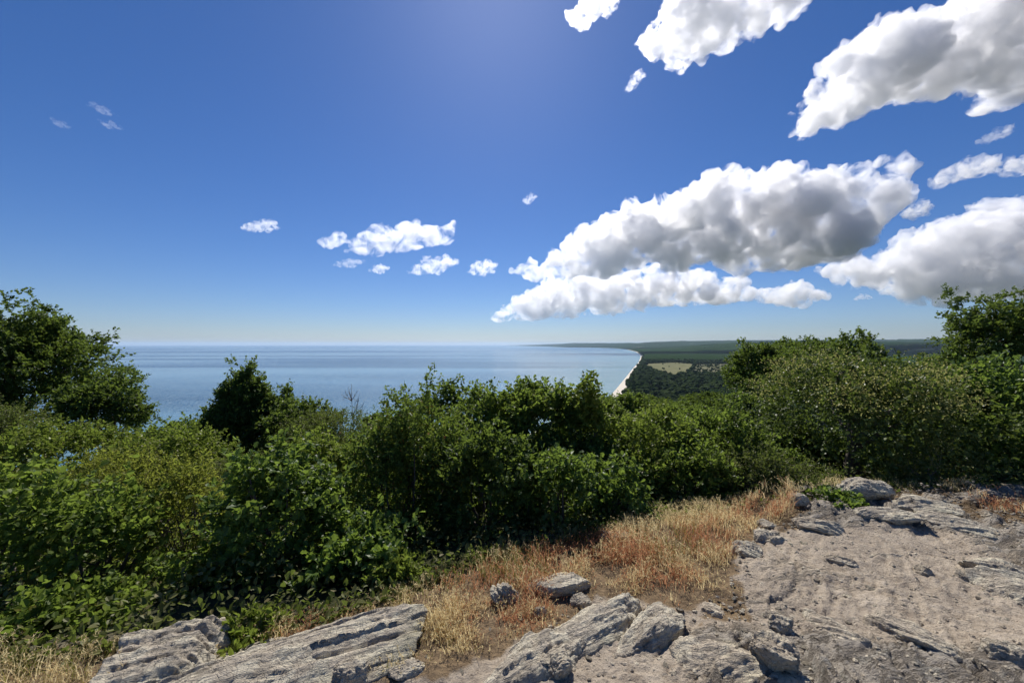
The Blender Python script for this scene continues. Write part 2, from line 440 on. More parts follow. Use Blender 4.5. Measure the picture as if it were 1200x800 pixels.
def build_forest():
    rng = np.random.default_rng(4)
    # canopy sheet of the far plain, with domed crowns
    th = np.radians(np.arange(-3, 56, .075)); r = np.exp(np.concatenate([np.arange(math.log(2300), math.log(12000), .0036), np.arange(math.log(12000), math.log(40000), .012)]))
    R, T = np.meshgrid(r, th, indexing='ij'); x = (R * np.sin(T)).ravel(); y = (R * np.cos(T)).ravel()
    h, sd = height_far(x, y)
    q = P3(x / 15, y / 15)
    dome = np.zeros_like(x) + 9
    cell = np.floor(q[:, :2]).astype(np.int64); best = np.full(len(x), 9.)
    for dx in (-1, 0, 1):
        for dy in (-1, 0, 1):
            cx = cell[:, 0] + dx; cy = cell[:, 1] + dy; hh = _h(cx, cy, cx * 0, 5)
            fx = cx + (hh & np.uint32(255)) / 255.; fy = cy + ((hh >> np.uint32(8)) & np.uint32(255)) / 255.
            best = np.minimum(best, (q[:, 0] - fx) ** 2 + (q[:, 1] - fy) ** 2)
    dome = 15 * np.sqrt(np.clip(1 - best, 0, 1)) + 3 * fbm(P3(x / 60, y / 60), 3, 8) + 3
    big = sstep(2500, 9000, np.hypot(x, y)) * 10 * noise(P3(x / 420, y / 130), 14)
    z = h + dome * sstep(14, 34, sd) + big * sstep(100, 400, sd)
    m = ((forest_mask(x, y) > .5) & (sd > 17) & ~inpoly(x, y, MEADOW))
    f = gridfaces(len(r), len(th)); f = f[m[f].all(1)]
    us = np.unique(f); remap = np.full(len(x), -1); remap[us] = np.arange(len(us))
    V1 = np.stack([x, y, z], 1)[us]; f1 = remap[f]
    o = mesh_obj('far_forest', V1, f1, MAT['canopy'])
    tag(o, 'dark woodland covering the coastal plain out to the horizon', 'forest', kind='stuff')
    # nearer crowns of the plain: rough crowns, one soup of trees
    n = 26000  # crowns of the wood behind the beach
    rr = np.sqrt(rng.uniform(230 ** 2, 3100 ** 2, n)); tt = np.radians(rng.uniform(2, 50, n)); rr[:3000] = rng.uniform(110, 420, 3000); tt[:3000] = np.radians(rng.uniform(-75, -6, 3000))
    x = rr * np.sin(tt); y = rr * np.cos(tt); h, sd = height_far(x, y)
    hh = height(x, y)
    keep = (sd > np.interp(y, [500, 800, 1000, 2500], [30, 24, 18, 15])) & (forest_mask(x, y) > .5)
    mead = inpoly(x, y, MEADOW); keep &= (~mead | (rng.random(n) < .35))
    # single bushes on the pasture
    fx = inpoly(x, y, FIELD) & (rng.random(n) < .012) & (sd > 30); keep |= fx
    x, y, hh, rr, fx, mead = x[keep], y[keep], hh[keep], rr[keep], fx[keep], mead[keep]
    V0, F0 = ico(2)
    k = len(x); sz = rng.uniform(.55, 1.35, k) * np.where(fx | mead, .42, 1)
    P = V0[None] * np.stack([6.6 * sz, 6.6 * sz, 6.0 * sz], 1)[:, None, :]
    dn = noise(np.repeat(V0[None] * 1.9, k, 0).reshape(-1, 3) + np.repeat(rng.uniform(0, 90, (k, 3)), len(V0), 0), 3).reshape(k, -1)
    dn += .5 * rng.normal(0, .25, dn.shape)
    P = P * (1 + .42 * dn)[..., None]
    P = P + np.stack([x, y, hh + 6.5 * sz], 1)[:, None, :]
    FF = (F0[None] + (np.arange(k) * len(V0))[:, None, None]).reshape(-1, 3)
    o = mesh_obj('woodland', P.reshape(-1, 3), FF, MAT['wood'], smooth=False)
    tag(o, 'dense wood of dark round crowns behind the beach', 'woodland', kind='stuff')

# ------------------------------------------------------------------ leaves, stems
def unit(a): return a / (np.linalg.norm(a, axis=-1, keepdims=True) + 1e-9)

LEAF = np.array([[0, 0, 0], [-.30, .30, .10], [-.27, .70, .06], [0, 1, -.10], [.27, .70, .06], [.30, .30, .10]])
LEAFF = np.array([[0, 3, 2, 1], [0, 5, 4, 3]])
OAKL = np.array([[0, 0, 0], [-.10, .22, .03], [-.27, .38, .09], [-.20, .55, .05], [-.30, .75, .04], [0, 1, -.10], [.30, .75, .04], [.20, .55, .05], [.27, .38, .09], [.10, .22, .03]])
OAKF = [np.array([[0, 3, 2, 1], [0, 5, 4, 3], [0, 7, 6, 5], [0, 9, 8, 7]])]

def leaves_mesh(name, pos, axis, nrm, size, mat, parent, shape='leaf', width=1.0, loc=(0, 0, 0), tone=None):
    side = unit(np.cross(axis, nrm)); nrm = np.cross(side, axis)
    L, fc = (LEAF, LEAFF) if shape == 'leaf' else (OAKL, OAKF[0])
    P = pos[:, None, :] + size[:, None, None] * (L[None, :, 0, None] * width * side[:, None, :] + L[None, :, 1, None] * axis[:, None, :] + L[None, :, 2, None] * nrm[:, None, :])
    k = len(pos)
    fa = (fc[None] + (np.arange(k) * len(L))[:, None, None]).reshape(-1, fc.shape[1])
    o = mesh_obj(name, P.reshape(-1, 3) - np.array(loc)[None], fa, mat, parent, smooth=False)
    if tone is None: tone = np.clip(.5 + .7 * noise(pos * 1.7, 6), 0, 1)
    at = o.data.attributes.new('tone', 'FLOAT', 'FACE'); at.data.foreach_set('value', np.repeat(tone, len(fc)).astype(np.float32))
    return o

def tubes(paths, sides=6):
    """paths: list of (points (n,3), radii (n,)) -> one mesh"""
    VV = []; FF = []; off = 0
    for pts, rad in paths:
        pts = np.asarray(pts, float); n = len(pts)
        t = unit(np.gradient(pts, axis=0)); ref = np.array([0., 0, 1.]) if abs(t[0, 2]) < .9 else np.array([1., 0, 0])
        a = unit(np.cross(t, ref)); b = np.cross(t, a)
        an = np.arange(sides) / sides * 2 * math.pi
        ring = pts[:, None] + np.asarray(rad)[:, None, None] * (np.cos(an)[None, :, None] * a[:, None] + np.sin(an)[None, :, None] * b[:, None])
        VV.append(ring.reshape(-1, 3)); i = np.arange(n * sides).reshape(n, sides) + off
        j = np.roll(i, -1, 1)
        FF.append(np.stack([i[:-1], j[:-1], j[1:], i[1:]], -1).reshape(-1, 4)); off += n * sides
    return np.concatenate(VV), np.concatenate(FF)

def crown(rng, c, rad, nclump, clump_r, ntwig, nleaf, leaf, up=.35, shell=.45, rough=.35, freq=1.6, spread=.75, cone=0., shoots=0, flat=.0, cut=None):
    """returns leaf pos, axis, normal, size and clump centres"""
    c = np.array(c); rad = np.array(rad)
    d = unit(rng.normal(size=(nclump * 2, 3))); d[:, 2] = np.where(d[:, 2] < -.45, -d[:, 2], d[:, 2]); d = d[:nclump]
    fr = shell + (1 - shell) * rng.random(nclump) ** .6
    fr = fr * (1 + rough * noise(d * freq + rng.uniform(0, 50, 3), 2))
    if cone:
        k = np.clip((d[:, 2] * fr + 1) / 2, 0, 1); s = 1 - cone * k
        pc = c + np.stack([d[:, 0] * fr * s, d[:, 1] * fr * s, d[:, 2] * fr], 1) * rad
    else:
        pc = c + d * fr[:, None] * rad
    out = unit((pc - c) / rad)
    if shoots:
        si = np.argsort(-pc[:, 2] + rng.normal(0, .25 * rad[2], nclump))[:shoots]
        extra = pc[si] + np.stack([rng.normal(0, .05, shoots) * rad[0], rng.normal(0, .05, shoots) * rad[1], rng.uniform(.10, .32, shoots) * rad[2]], 1)
        pc = np.concatenate([pc, extra]); out = np.concatenate([out, np.tile([[0, 0, 1.]], (shoots, 1))])
    n = len(pc)
    td = unit(out[:, None] * .75 + np.array([0, 0, up]) + rng.normal(0, spread * .7, (n, ntwig, 3)))
    tl = clump_r * rng.uniform(.55, 1.35, (n, ntwig, 1))
    ts = pc[:, None] + rng.normal(0, .30 * clump_r, (n, ntwig, 3))
    t = np.linspace(.15, 1, nleaf)[None, None, :, None] + rng.normal(0, .05, (n, ntwig, nleaf, 1))
    pos = ts[:, :, None] + td[:, :, None] * tl[:, :, None] * t
    pos[..., 2] -= .18 * clump_r * (t[..., 0] ** 2)
    ax = unit(td[:, :, None] * .55 + rng.normal(0, .62, pos.shape) + np.array([0, 0, -.12]))
    nr = unit(np.array([0, -.12, .75]) + rng.normal(0, .55 + flat, pos.shape))
    sz = leaf * rng.uniform(.5, 1.3, pos.shape[:-1]) * (1 - .25 * np.clip(t[..., 0] - .7, 0, 1))
    pos = pos.reshape(-1, 3); ax = ax.reshape(-1, 3); nr = nr.reshape(-1, 3); sz = sz.reshape(-1)
    nr = unit(nr - ax * (nr * ax).sum(1, keepdims=True))
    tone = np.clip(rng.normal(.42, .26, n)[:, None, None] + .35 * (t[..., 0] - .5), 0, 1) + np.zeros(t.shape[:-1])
    return pos, ax, nr, sz, pc, np.broadcast_to(tone, (n, ntwig, nleaf)).reshape(-1)

def stems(rng, base, pc, n, r0, sway=.12, trunk_top=None, sides=6):
    base = np.array(base); paths = []
    sel = pc[rng.permutation(len(pc))[:n]]
    if trunk_top is not None:
        tt = np.array(trunk_top); m = np.linspace(0, 1, 8)[:, None]
        pts = base + (tt - base) * m + np.cumsum(rng.normal(0, .018, (8, 3)), 0) * np.linalg.norm(tt - base) * np.array([1, 1, 0])
        paths.append((pts, r0 * (1 - .6 * m[:, 0]) * (1 + .5 * np.exp(-8 * m[:, 0]))))
        for s in sel:
            k = rng.integers(3, 8); p0 = pts[k]; d = s - p0; L = np.linalg.norm(d)
            u = np.linspace(0, 1, 6)[:, None]
            q = p0 + d * u + np.sin(u * math.pi) * rng.normal(0, sway * L, 3) + np.array([0, 0, .12 * L]) * np.sin(u * math.pi)
            paths.append((q, np.maximum(r0 * .42 * (1 - .85 * u[:, 0]), .002)))
    else:
        for s in sel:
            p0 = base + np.array([rng.normal(0, .06), rng.normal(0, .06), 0]); d = s - p0; L = np.linalg.norm(d)
            u = np.linspace(0, 1, 7)[:, None]
            q = p0 + d * u + np.sin(u * math.pi) * rng.normal(0, sway * L, 3)
            paths.append((q, np.maximum(r0 * (1 - .85 * u[:, 0]), .0015)))
    return tubes(paths, sides)

SPEC = {  # material, leaf length, shape, width, clump radius, twigs, leaves per twig, extra
 'oak':    dict(mat='oak', leaf=.062, shape='oak', width=1.0, cr=.17, nt=8, nl=8),
 'dark':   dict(mat='dark', leaf=.05, shape='leaf', width=1.0, cr=.16, nt=8, nl=8),
 'glossy': dict(mat='glossy', leaf=.066, shape='oak', width=1.15, cr=.16, nt=7, nl=7),
 'fresh':  dict(mat='fresh', leaf=.055, shape='leaf', width=1.0, cr=.18, nt=8, nl=8),
 'hazel':  dict(mat='hazel', leaf=.054, shape='leaf', width=1.25, cr=.19, nt=7, nl=7),
 'rowan':  dict(mat='rowan', leaf=.042, shape='leaf', width=.75, cr=.17, nt=9, nl=12),
 'yellow': dict(mat='yellow', leaf=.030, shape='leaf', width=.8, cr=.17, nt=10, nl=12),
 'olive':  dict(mat='olive', leaf=.030, shape='leaf', width=.8, cr=.18, nt=10, nl=10),
 'maple':  dict(mat='maple', leaf=.075, shape='leaf', width=1.25, cr=.3, nt=10, nl=9),
}

def plant(name, label, cat, px, py, rx, ry, D, sp, seed, group=None, n=None, dens=1.0, depth=None, trunk=False, leafk=1.0, parts=('stem', 'foliage'), nstem=10, r0=.02, basedx=0, wood='bark', **kw):
    rng = np.random.default_rng(seed)
    s = SPEC[sp]
    x = (px - CX) / F * D; zc = EYE - (py - HY) / F * D
    Rx = rx / F * D; Rz = ry / F * D; Ry = depth or .8 * Rx
    gx = x + basedx; gz = ground_z(gx, D)
    root = thing(name, label, cat, (gx, D, gz), group)
    leaf = s['leaf'] * leafk; cr = s['cr'] * kw.pop('crk', 1.0) * (leafk ** .8)
    area = 4 * math.pi * ((Rx * Rz) ** 1.6 / 3 + (Rx * Ry) ** 1.6 / 3 + (Ry * Rz) ** 1.6 / 3) ** (1 / 1.6)
    nc = n or max(10, int(dens * area / (cr * cr) * .72))
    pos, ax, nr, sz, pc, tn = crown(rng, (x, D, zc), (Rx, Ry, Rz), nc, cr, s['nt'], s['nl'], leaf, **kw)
    gzz = height(pos[:, 0], pos[:, 1]); k = pos[:, 2] > gzz + .01
    pos, ax, nr, sz, tn = pos[k], ax[k], nr[k], sz[k], tn[k]
    loc = (gx, D, gz)
    if trunk:
        V, Fc = stems(rng, (gx, D, gz - .05), pc, nstem, r0, trunk_top=(x, D, zc + .25 * Rz))
    else:
        V, Fc = stems(rng, (gx, D, gz - .03), pc, nstem, r0)
    mesh_obj(parts[0], V - np.array(loc)[None], Fc, MAT[wood], root)
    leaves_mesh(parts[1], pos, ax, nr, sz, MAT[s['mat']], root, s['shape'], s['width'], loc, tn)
    plant.count += len(pos)
    return root, pc, loc
plant.count = 0
TR = ('trunk', 'crown')

def seed_clusters(root, pc, loc):
    rng = np.random.default_rng(15)
    lim = np.quantile(pc[:, 2], .35); c = pc[(pc[:, 2] > lim)]
    c = c[rng.random(len(c)) < .75]; k = 46
    pos = c[:, None] + rng.normal(0, 1, (len(c), k, 3)) * np.array([.13, .13, .045]) + (unit(c - c.mean(0)) * np.array([.22, .22, .12]) + np.array([0, -.04, .24]))[:, None]
    pos = pos.reshape(-1, 3); n = len(pos)
    ax = unit(rng.normal(0, .7, (n, 3)) + np.array([0, 0, -.5])); nr = unit(np.cross(ax, rng.normal(0, 1, (n, 3))))
    leaves_mesh('seed_cluster', pos, ax, nr, rng.uniform(.018, .034, n), MAT['seed'], root, 'leaf', .8, loc)

def build_plants():
    SH = 'shrubs along the cliff edge'; TG = 'trees rising above the shrubs'; WT = 'trees on the wooded slope'
    # --- taller trees
    plant('broadleaf_tree', 'tall dark broadleaf tree at the left, its crown rising above the sea horizon', 'tree', 5, 446, 86, 80, 11, 'dark', 1, TG, trunk=True, parts=TR, nstem=26, r0=.16, leafk=1.6, dens=1.5, shell=.3, rough=.55, freq=2.4, shoots=10, depth=2.3)
    plant('broadleaf_tree', 'rounded broadleaf tree leaning towards the sea beside the tall left tree', 'tree', 122, 490, 50, 42, 10, 'dark', 2, TG, trunk=True, parts=TR, nstem=16, r0=.09, leafk=1.5, dens=1.3, shell=.3, rough=.45, shoots=6)
    plant('pointed_tree', 'dark conical tree with a pointed tip standing against the sea', 'tree', 288, 528, 108, 90, 8.5, 'dark', 3, TG, trunk=True, parts=TR, nstem=16, r0=.08, leafk=1.15, dens=1.25, cone=.84, shell=.3, rough=.3, shoots=10)
    plant('pointed_tree', 'smaller pointed sapling just right of the dark conical tree', 'tree', 336, 494, 20, 32, 8.8, 'dark', 4, TG, trunk=True, parts=TR, nstem=8, r0=.04, leafk=1.2, cone=.8, shell=.2, shoots=4)
    _root, _pc, _loc = plant('sycamore_tree', 'broad domed tree with pale yellowish seed clusters all over its sunlit top', 'tree', 1000, 498, 90, 67, 5.9, 'maple', 5, TG, trunk=True, parts=TR, nstem=18, r0=.11, leafk=.6, depth=1.35, dens=2.9, shell=.55, rough=.34, freq=2.8, crk=1.75)
    seed_clusters(_root, _pc, _loc)
    plant('broadleaf_tree', 'tall broadleaf tree at the right edge rising over the ridge', 'tree', 1178, 408, 58, 54, 14, 'dark', 6, TG, trunk=True, parts=TR, nstem=20, r0=.15, leafk=2.0, dens=1.1, shell=.3, rough=.5, freq=2.4, shoots=8)
    plant('broadleaf_tree', 'dark tree peeking over the ridge left of the pale seeded tree', 'tree', 908, 438, 52, 30, 20, 'dark', 7, WT, trunk=True, parts=TR, nstem=10, r0=.14, leafk=2.4, dens=1., shoots=6, rough=.4)
    plant('broadleaf_tree', 'dark wide tree whose top shows above the pale seeded tree', 'tree', 962, 429, 66, 27, 22, 'dark', 8, WT, trunk=True, parts=TR, nstem=10, r0=.14, leafk=2.6, dens=1., shoots=6, rough=.4)
    plant('broadleaf_tree', 'dark tree filling the ridge between the seeded tree and the right edge tree', 'tree', 1108, 452, 50, 28, 18, 'dark', 9, WT, trunk=True, parts=TR, nstem=10, r0=.14, leafk=2.2, dens=1.)
    # --- trees of the slope towards the beach
    mid = [(770, 515, 40, 28, 15, 'fresh', 'bright green crown on the slope just right of the slender birch top'),
           (830, 509, 42, 28, 17, 'oak', 'leafy green crown on the slope below the pasture'),
           (880, 494, 38, 30, 15, 'dark', 'dark green crown on the slope left of the pale seeded tree'),
           (797, 492, 28, 17, 40, 'oak', 'small rounded crown on the lower slope between the beach and the pasture'),
           (734, 483, 26, 19, 34, 'oak', 'dark crown nearest the end of the sandy beach'),
           (846, 482, 30, 17, 46, 'dark', 'dark rounded crown below the pasture edge'),
           (892, 462, 26, 18, 40, 'dark', 'dark crown wedged behind the trees of the ridge'),
           (706, 490, 26, 20, 28, 'oak', 'dark crown seen behind the slender birch top'),
           (820, 475, 24, 10, 85, 'dark', 'low dark crown far down the slope under the pasture'),
           (768, 477, 22, 10, 90, 'dark', 'low dark crown far down the slope beside the beach wood')]
    for i, (px, py, rx, ry, D, sp, lab) in enumerate(mid):
        plant('slope_tree', lab, 'tree', px, py, rx, ry, D, sp, 30 + i, WT, trunk=True, parts=TR, nstem=6, r0=.12, leafk=.85 + D * .07, dens=1.1, shell=.4, rough=.4, freq=2.2)
    # --- bare tree and the little round bush by it
    rng = np.random.default_rng(77); D = 12; x = (415 - CX) / F * D; gz = ground_z(x, D)
    zt = EYE - (447 - HY) / F * D; root = thing('bare_tree', 'thin leafless dead tree standing against the sea', 'tree', (x, D, gz))
    paths = []; top = np.array([x, D, zt]); b = np.array([x + .1, D, gz - .05]); u = np.linspace(0, 1, 10)[:, None]
    tr = b + (top - b) * u + np.cumsum(rng.normal(0, .02, (10, 3)), 0); paths.append((tr, .035 * (1 - .88 * u[:, 0])))
    V, Fc = tubes(paths); mesh_obj('trunk', V - np.array([x, D, gz]), Fc, MAT['dead'], root)
    H = zt - gz
    for k in range(18):
        f = rng.uniform(.50, .97); p0 = tr[int(f * 9)]; L = (1.05 - f) * H * .40 + .15
        d = unit(np.array([rng.normal(0, .8), rng.normal(0, .8), rng.uniform(.5, 1.1)]))
        w = np.linspace(0, 1, 6)[:, None]; q = p0 + d * L * w + np.array([0, 0, .2 * L]) * w ** 2 + np.cumsum(rng.normal(0, .01, (6, 3)), 0)
        ps = [(q, .012 * (1 - .8 * w[:, 0]))]
        for j in range(3):
            a = q[rng.integers(2, 5)]; dd = unit(d + rng.normal(0, .6, 3)); w4 = np.linspace(0, 1, 4)[:, None]
            ps.append((a + dd * L * .4 * w4, .006 * (1 - .7 * w4[:, 0])))
        V, Fc = tubes(ps, 5); mesh_obj('branch', V - np.array([x, D, gz]), Fc, MAT['dead'], root)
    plant('round_bush', 'small dark round bush right of the leafless tree', 'bush', 438, 497, 11, 9, 14, 'dark', 12, n=60, leafk=1.4, crk=.6, nstem=4)
    # --- shrubs, back row
    B = [
     ('shrub', 'olive green shrub hump sloping down right of the pointed sapling', 380, 520, 46, 40, 7.5, 'olive', {'leafk': 1.3, 'dens': 1.7}),
     ('shrub', 'yellow-green shrub under the tall left tree', 60, 545, 80, 45, 6.2, 'fresh', {}),
     ('shrub', 'light green shrub between the left tree and the dark conical tree', 190, 555, 68, 42, 6.0, 'fresh', {}),
     ('shrub', 'olive shrub at the far left edge below the tall tree', -20, 520, 70, 40, 7.0, 'olive', {'leafk': 1.3}),
     ('shrub', 'dark dense shrub right of the small round bush by the dead tree', 475, 535, 44, 32, 8.0, 'oak', {'leafk': 1.35}),
     ('shrub', 'dense shrub with the sea behind it between left tree and conical tree', 205, 535, 62, 32, 8.6, 'oak', {'leafk': 1.4}),
     ('shrub', 'dark bush joined to the right foot of the conical tree', 348, 512, 34, 40, 8.0, 'dark', {'leafk': 1.2, 'dens': 1.3}),
     ('shrub', 'dark bush joined to the left foot of the conical tree', 228, 528, 34, 26, 8.8, 'dark', {'leafk': 1.2, 'dens': 1.3}),
     ('shrub', 'dark shrub directly in front of the leafless dead tree', 415, 540, 46, 28, 9.0, 'olive', {'leafk': 1.5, 'dens': 1.2}),
     ('shrub', 'dense shrub behind the yellow bush under the conical tree', 290, 575, 60, 34, 5.6, 'olive', {'leafk': 1.2, 'dens': 1.2}),
     ('shrub', 'yellowish shrub behind the hazel at the left edge', 120, 580, 60, 40, 4.9, 'yellow', {'leafk': 1.2, 'dens': 1.}),
     ('shrub', 'dense dark shrub behind the shaded middle shrub', 560, 545, 66, 44, 5.2, 'oak', {}),
     ('shrub', 'dark shrub in the gap behind the two glossy shrubs', 690, 560, 66, 44, 4.8, 'dark', {}),
     ('shrub', 'dark shaded shrub under the left side of the pale seeded tree', 925, 540, 46, 40, 6.7, 'dark', {'dens': 1.4, 'leafk': 1.1}),
     ('shrub', 'dark shaded thicket behind the trunk of the pale seeded tree', 995, 556, 50, 40, 6.9, 'dark', {'dens': 1.5, 'leafk': 1.1}),
     ('shrub', 'dark shaded shrub under the right side of the pale seeded tree', 1068, 552, 46, 40, 6.6, 'dark', {'dens': 1.4, 'leafk': 1.1}),
     ('shrub', 'low leafy weedy shrub just behind the crest left of the boulder', 945, 570, 36, 16, 4.75, 'olive', {'dens': 1.2}),
     ('shrub', 'thorny olive scrub behind the crest right of the boulder', 1120, 565, 48, 26, 5.0, 'olive', {'nstem': 24, 'r0': .006}),
     ('shrub', 'leafy shrub closing the gap left of the sprouting oak', 570, 510, 50, 44, 5.8, 'oak', {'shoots': 10}),
     ('shrub', 'light shrub just behind the reddish tipped rowan', 462, 552, 46, 44, 5.6, 'rowan', {'leafk': 1.2, 'shoots': 8}),
     ('shrub', 'sunlit leafy shrub in front of the olive hump', 372, 575, 62, 50, 5.0, 'fresh', {'shoots': 8}),
     ('shrub', 'dark leafy shrub with two knobbly tops left of the tall sprouting oak', 515, 502, 34, 38, 6.4, 'dark', {'shoots': 8, 'leafk': 1.25}),
     ('oak_shrub', 'oak shrub with long sprouting shoots, tallest in the middle of the view', 625, 510, 64, 48, 5.4, 'oak', {'shoots': 34, 'rough': .4, 'leafk': 1.1, 'dens': 1.15}),
     ('birch_shrub', 'slender light green shrub with a pointed top right of the sprouting oak', 688, 512, 30, 56, 5.0, 'fresh', {'cone': .6, 'shoots': 10, 'rough': .3}),
     ('shrub', 'light green shrub falling to the right behind the glossy shrubs', 760, 545, 58, 48, 4.9, 'fresh', {'shoots': 8}),
     ('shrub', 'big dense shrub left of the pale seeded tree', 842, 542, 66, 48, 5.2, 'oak', {'shoots': 8, 'leafk': .9}),
     ('shrub', 'large leafy shrub under the right edge tree', 1168, 512, 78, 80, 5.5, 'glossy', {'shoots': 6, 'leafk': 1.1}),
     ('shrub', 'dark shrub at the right edge next to the dry grass', 1190, 562, 56, 38, 5.0, 'hazel', {'leafk': .9}),
     ('shrub', 'sparse grey-green shrub of bare twigs right of the seeded tree', 1088, 556, 46, 44, 4.75, 'olive', {'wood': 'dead', 'dens': .4, 'nstem': 110, 'r0': .005}),
    ]
    for i, (nm, lab, px, py, rx, ry, D, sp, kw) in enumerate(B):
        plant(nm, lab, 'shrub', px, py, rx, ry, D, sp, 50 + i, SH, **kw)
    # --- front row
    A = [
     ('rowan_shrub', 'feathery rowan shrub with reddish leaf tips in the middle left', 478, 585, 66, 104, 4.2, 'rowan', {'shoots': 16, 'rough': .3, 'dens': 1.5, 'shell': .3}),
     ('oak_shrub', 'dark oak shrub with glossy leaves just above the long rock slab', 330, 636, 74, 98, 3.3, 'glossy', {'dens': 1.3, 'shoots': 6, 'leafk': .85, 'rough': .3}),
     ('shrub', 'dark shaded shrub in the middle with deep black gaps', 572, 592, 66, 78, 3.9, 'dark', {'dens': 1.3}),
     ('glossy_shrub', 'glossy broad-leaved shrub above the golden grass in the middle', 648, 590, 48, 56, 3.75, 'glossy', {'leafk': .85, 'rough': .35}),
     ('glossy_shrub', 'second glossy broad-leaved shrub spreading right over the dry grass', 716, 596, 46, 50, 3.9, 'glossy', {'leafk': .85, 'rough': .35}),
     ('shrub', 'dark leafy shrub between the glossy shrub and the rounded olive bush', 800, 568, 56, 44, 4.5, 'oak', {'leafk': .85}),
     ('shrub', 'rounded small-leaved bush at the end of the dry grass', 880, 566, 58, 38, 4.6, 'olive', {'dens': 1.2, 'shell': .5}),
     ('hazel_shrub', 'broad-leaved hazel-like shrub at the left edge', 15, 655, 80, 98, 3.2, 'hazel', {'dens': 1.2, 'rough': .3}),
     ('hazel_shrub', 'leafy green shrub left of the yellow bush', 118, 665, 66, 82, 3.1, 'hazel', {'dens': 1.2, 'leafk': .85, 'rough': .35}),
     ('yellow_bush', 'yellow-green wispy bush with dry stems on the left', 218, 628, 54, 72, 3.6, 'yellow', {'dens': 1.25, 'nstem': 40, 'r0': .006, 'shoots': 12}),
     ('shrub', 'small green shrub low between the yellow bush and the rock slab', 205, 700, 52, 34, 2.85, 'hazel', {'leafk': .8}),
     ('shrub', 'low dark shrub at the foot of the rowan', 425, 675, 60, 50, 3.0, 'glossy', {'dens': 1.3, 'leafk': .9}),
     ('weed_clump', 'clump of yellowish weeds at the foot of the dark middle shrub', 462, 682, 26, 18, 2.75, 'fresh', {'leafk': .75, 'crk': .6, 'nstem': 6, 'r0': .004}),
     ('weed_clump', 'leafy weeds growing behind the long rock slab', 290, 748, 36, 13, 2.2, 'fresh', {'leafk': .75, 'crk': .5, 'nstem': 6, 'r0': .004}),
     ('weed_clump', 'broad green weeds in the lower left corner among dry grass', 70, 738, 70, 34, 2.4, 'hazel', {'dens': 1.2, 'leafk': .75, 'crk': .6, 'nstem': 8, 'r0': .005}),
     ('weed_clump', 'dark leafy weeds at the bottom edge in the lower left corner', 30, 775, 44, 22, 2.25, 'fresh', {'leafk': .7, 'crk': .6, 'nstem': 8, 'r0': .004}),
     ('weed_clump', 'green weeds among dry grass just left of the knobbly rock', 120, 762, 26, 16, 2.25, 'hazel', {'leafk': .7, 'crk': .6, 'nstem': 8, 'r0': .004}),
     ('leafy_sapling', 'small bright green sapling growing in front of the grey boulder', 986, 597, 30, 16, 3.8, 'glossy', {'leafk': .8, 'crk': .5, 'nstem': 8, 'r0': .005, 'n': 60}),
     ('weed_clump', 'pale green weeds behind the crest right of the boulder', 1075, 583, 45, 13, 4.5, 'olive', {'crk': .6, 'nstem': 14, 'r0': .004}),
    ]
    for i, (nm, lab, px, py, rx, ry, D, sp, kw) in enumerate(A):
        plant(nm, lab, 'sapling' if 'sapling' in nm else 'weeds' if 'weed' in nm else 'shrub', px, py, rx, ry, D, sp, 80 + i, SH if 'shrub' in nm or 'bush' in nm else None, **kw)
    # undergrowth filling the slope under the shrubs
    rng = np.random.default_rng(5); n = 90000
    x = rng.uniform(-14, 14, n); d = -.15 + rng.uniform(.0, 1, n) ** 1.6 * 8
    ye = np.interp(x, [e[0] for e in EDGE], [e[1] for e in EDGE]); y = ye + d
    z = height(x, y) + rng.uniform(.02, .5, n) * np.clip(d * .8 + .25, .15, 1) * (.6 + .5 * noise(P3(x * .8, y * .8), 4))
    kp = (x < 2) | (rng.random(n) < .3); x, y, z, d = x[kp], y[kp], z[kp], d[kp]; n = len(x)
    pos = np.stack([x, y, z], 1); ax = unit(rng.normal(0, 1, (n, 3)) + [0, 0, .3]); nr = unit(rng.normal(0, .5, (n, 3)) + [0, 0, .8])
    nr = unit(nr - ax * (nr * ax).sum(1, keepdims=True))
    o = leaves_mesh('undergrowth', pos, ax, nr, .045 * rng.uniform(.6, 1.3, n), MAT['olive'], None)
    tag(o, 'low leafy undergrowth between the shrubs on the slope', 'undergrowth', kind='stuff')
    print('leaves', plant.count)

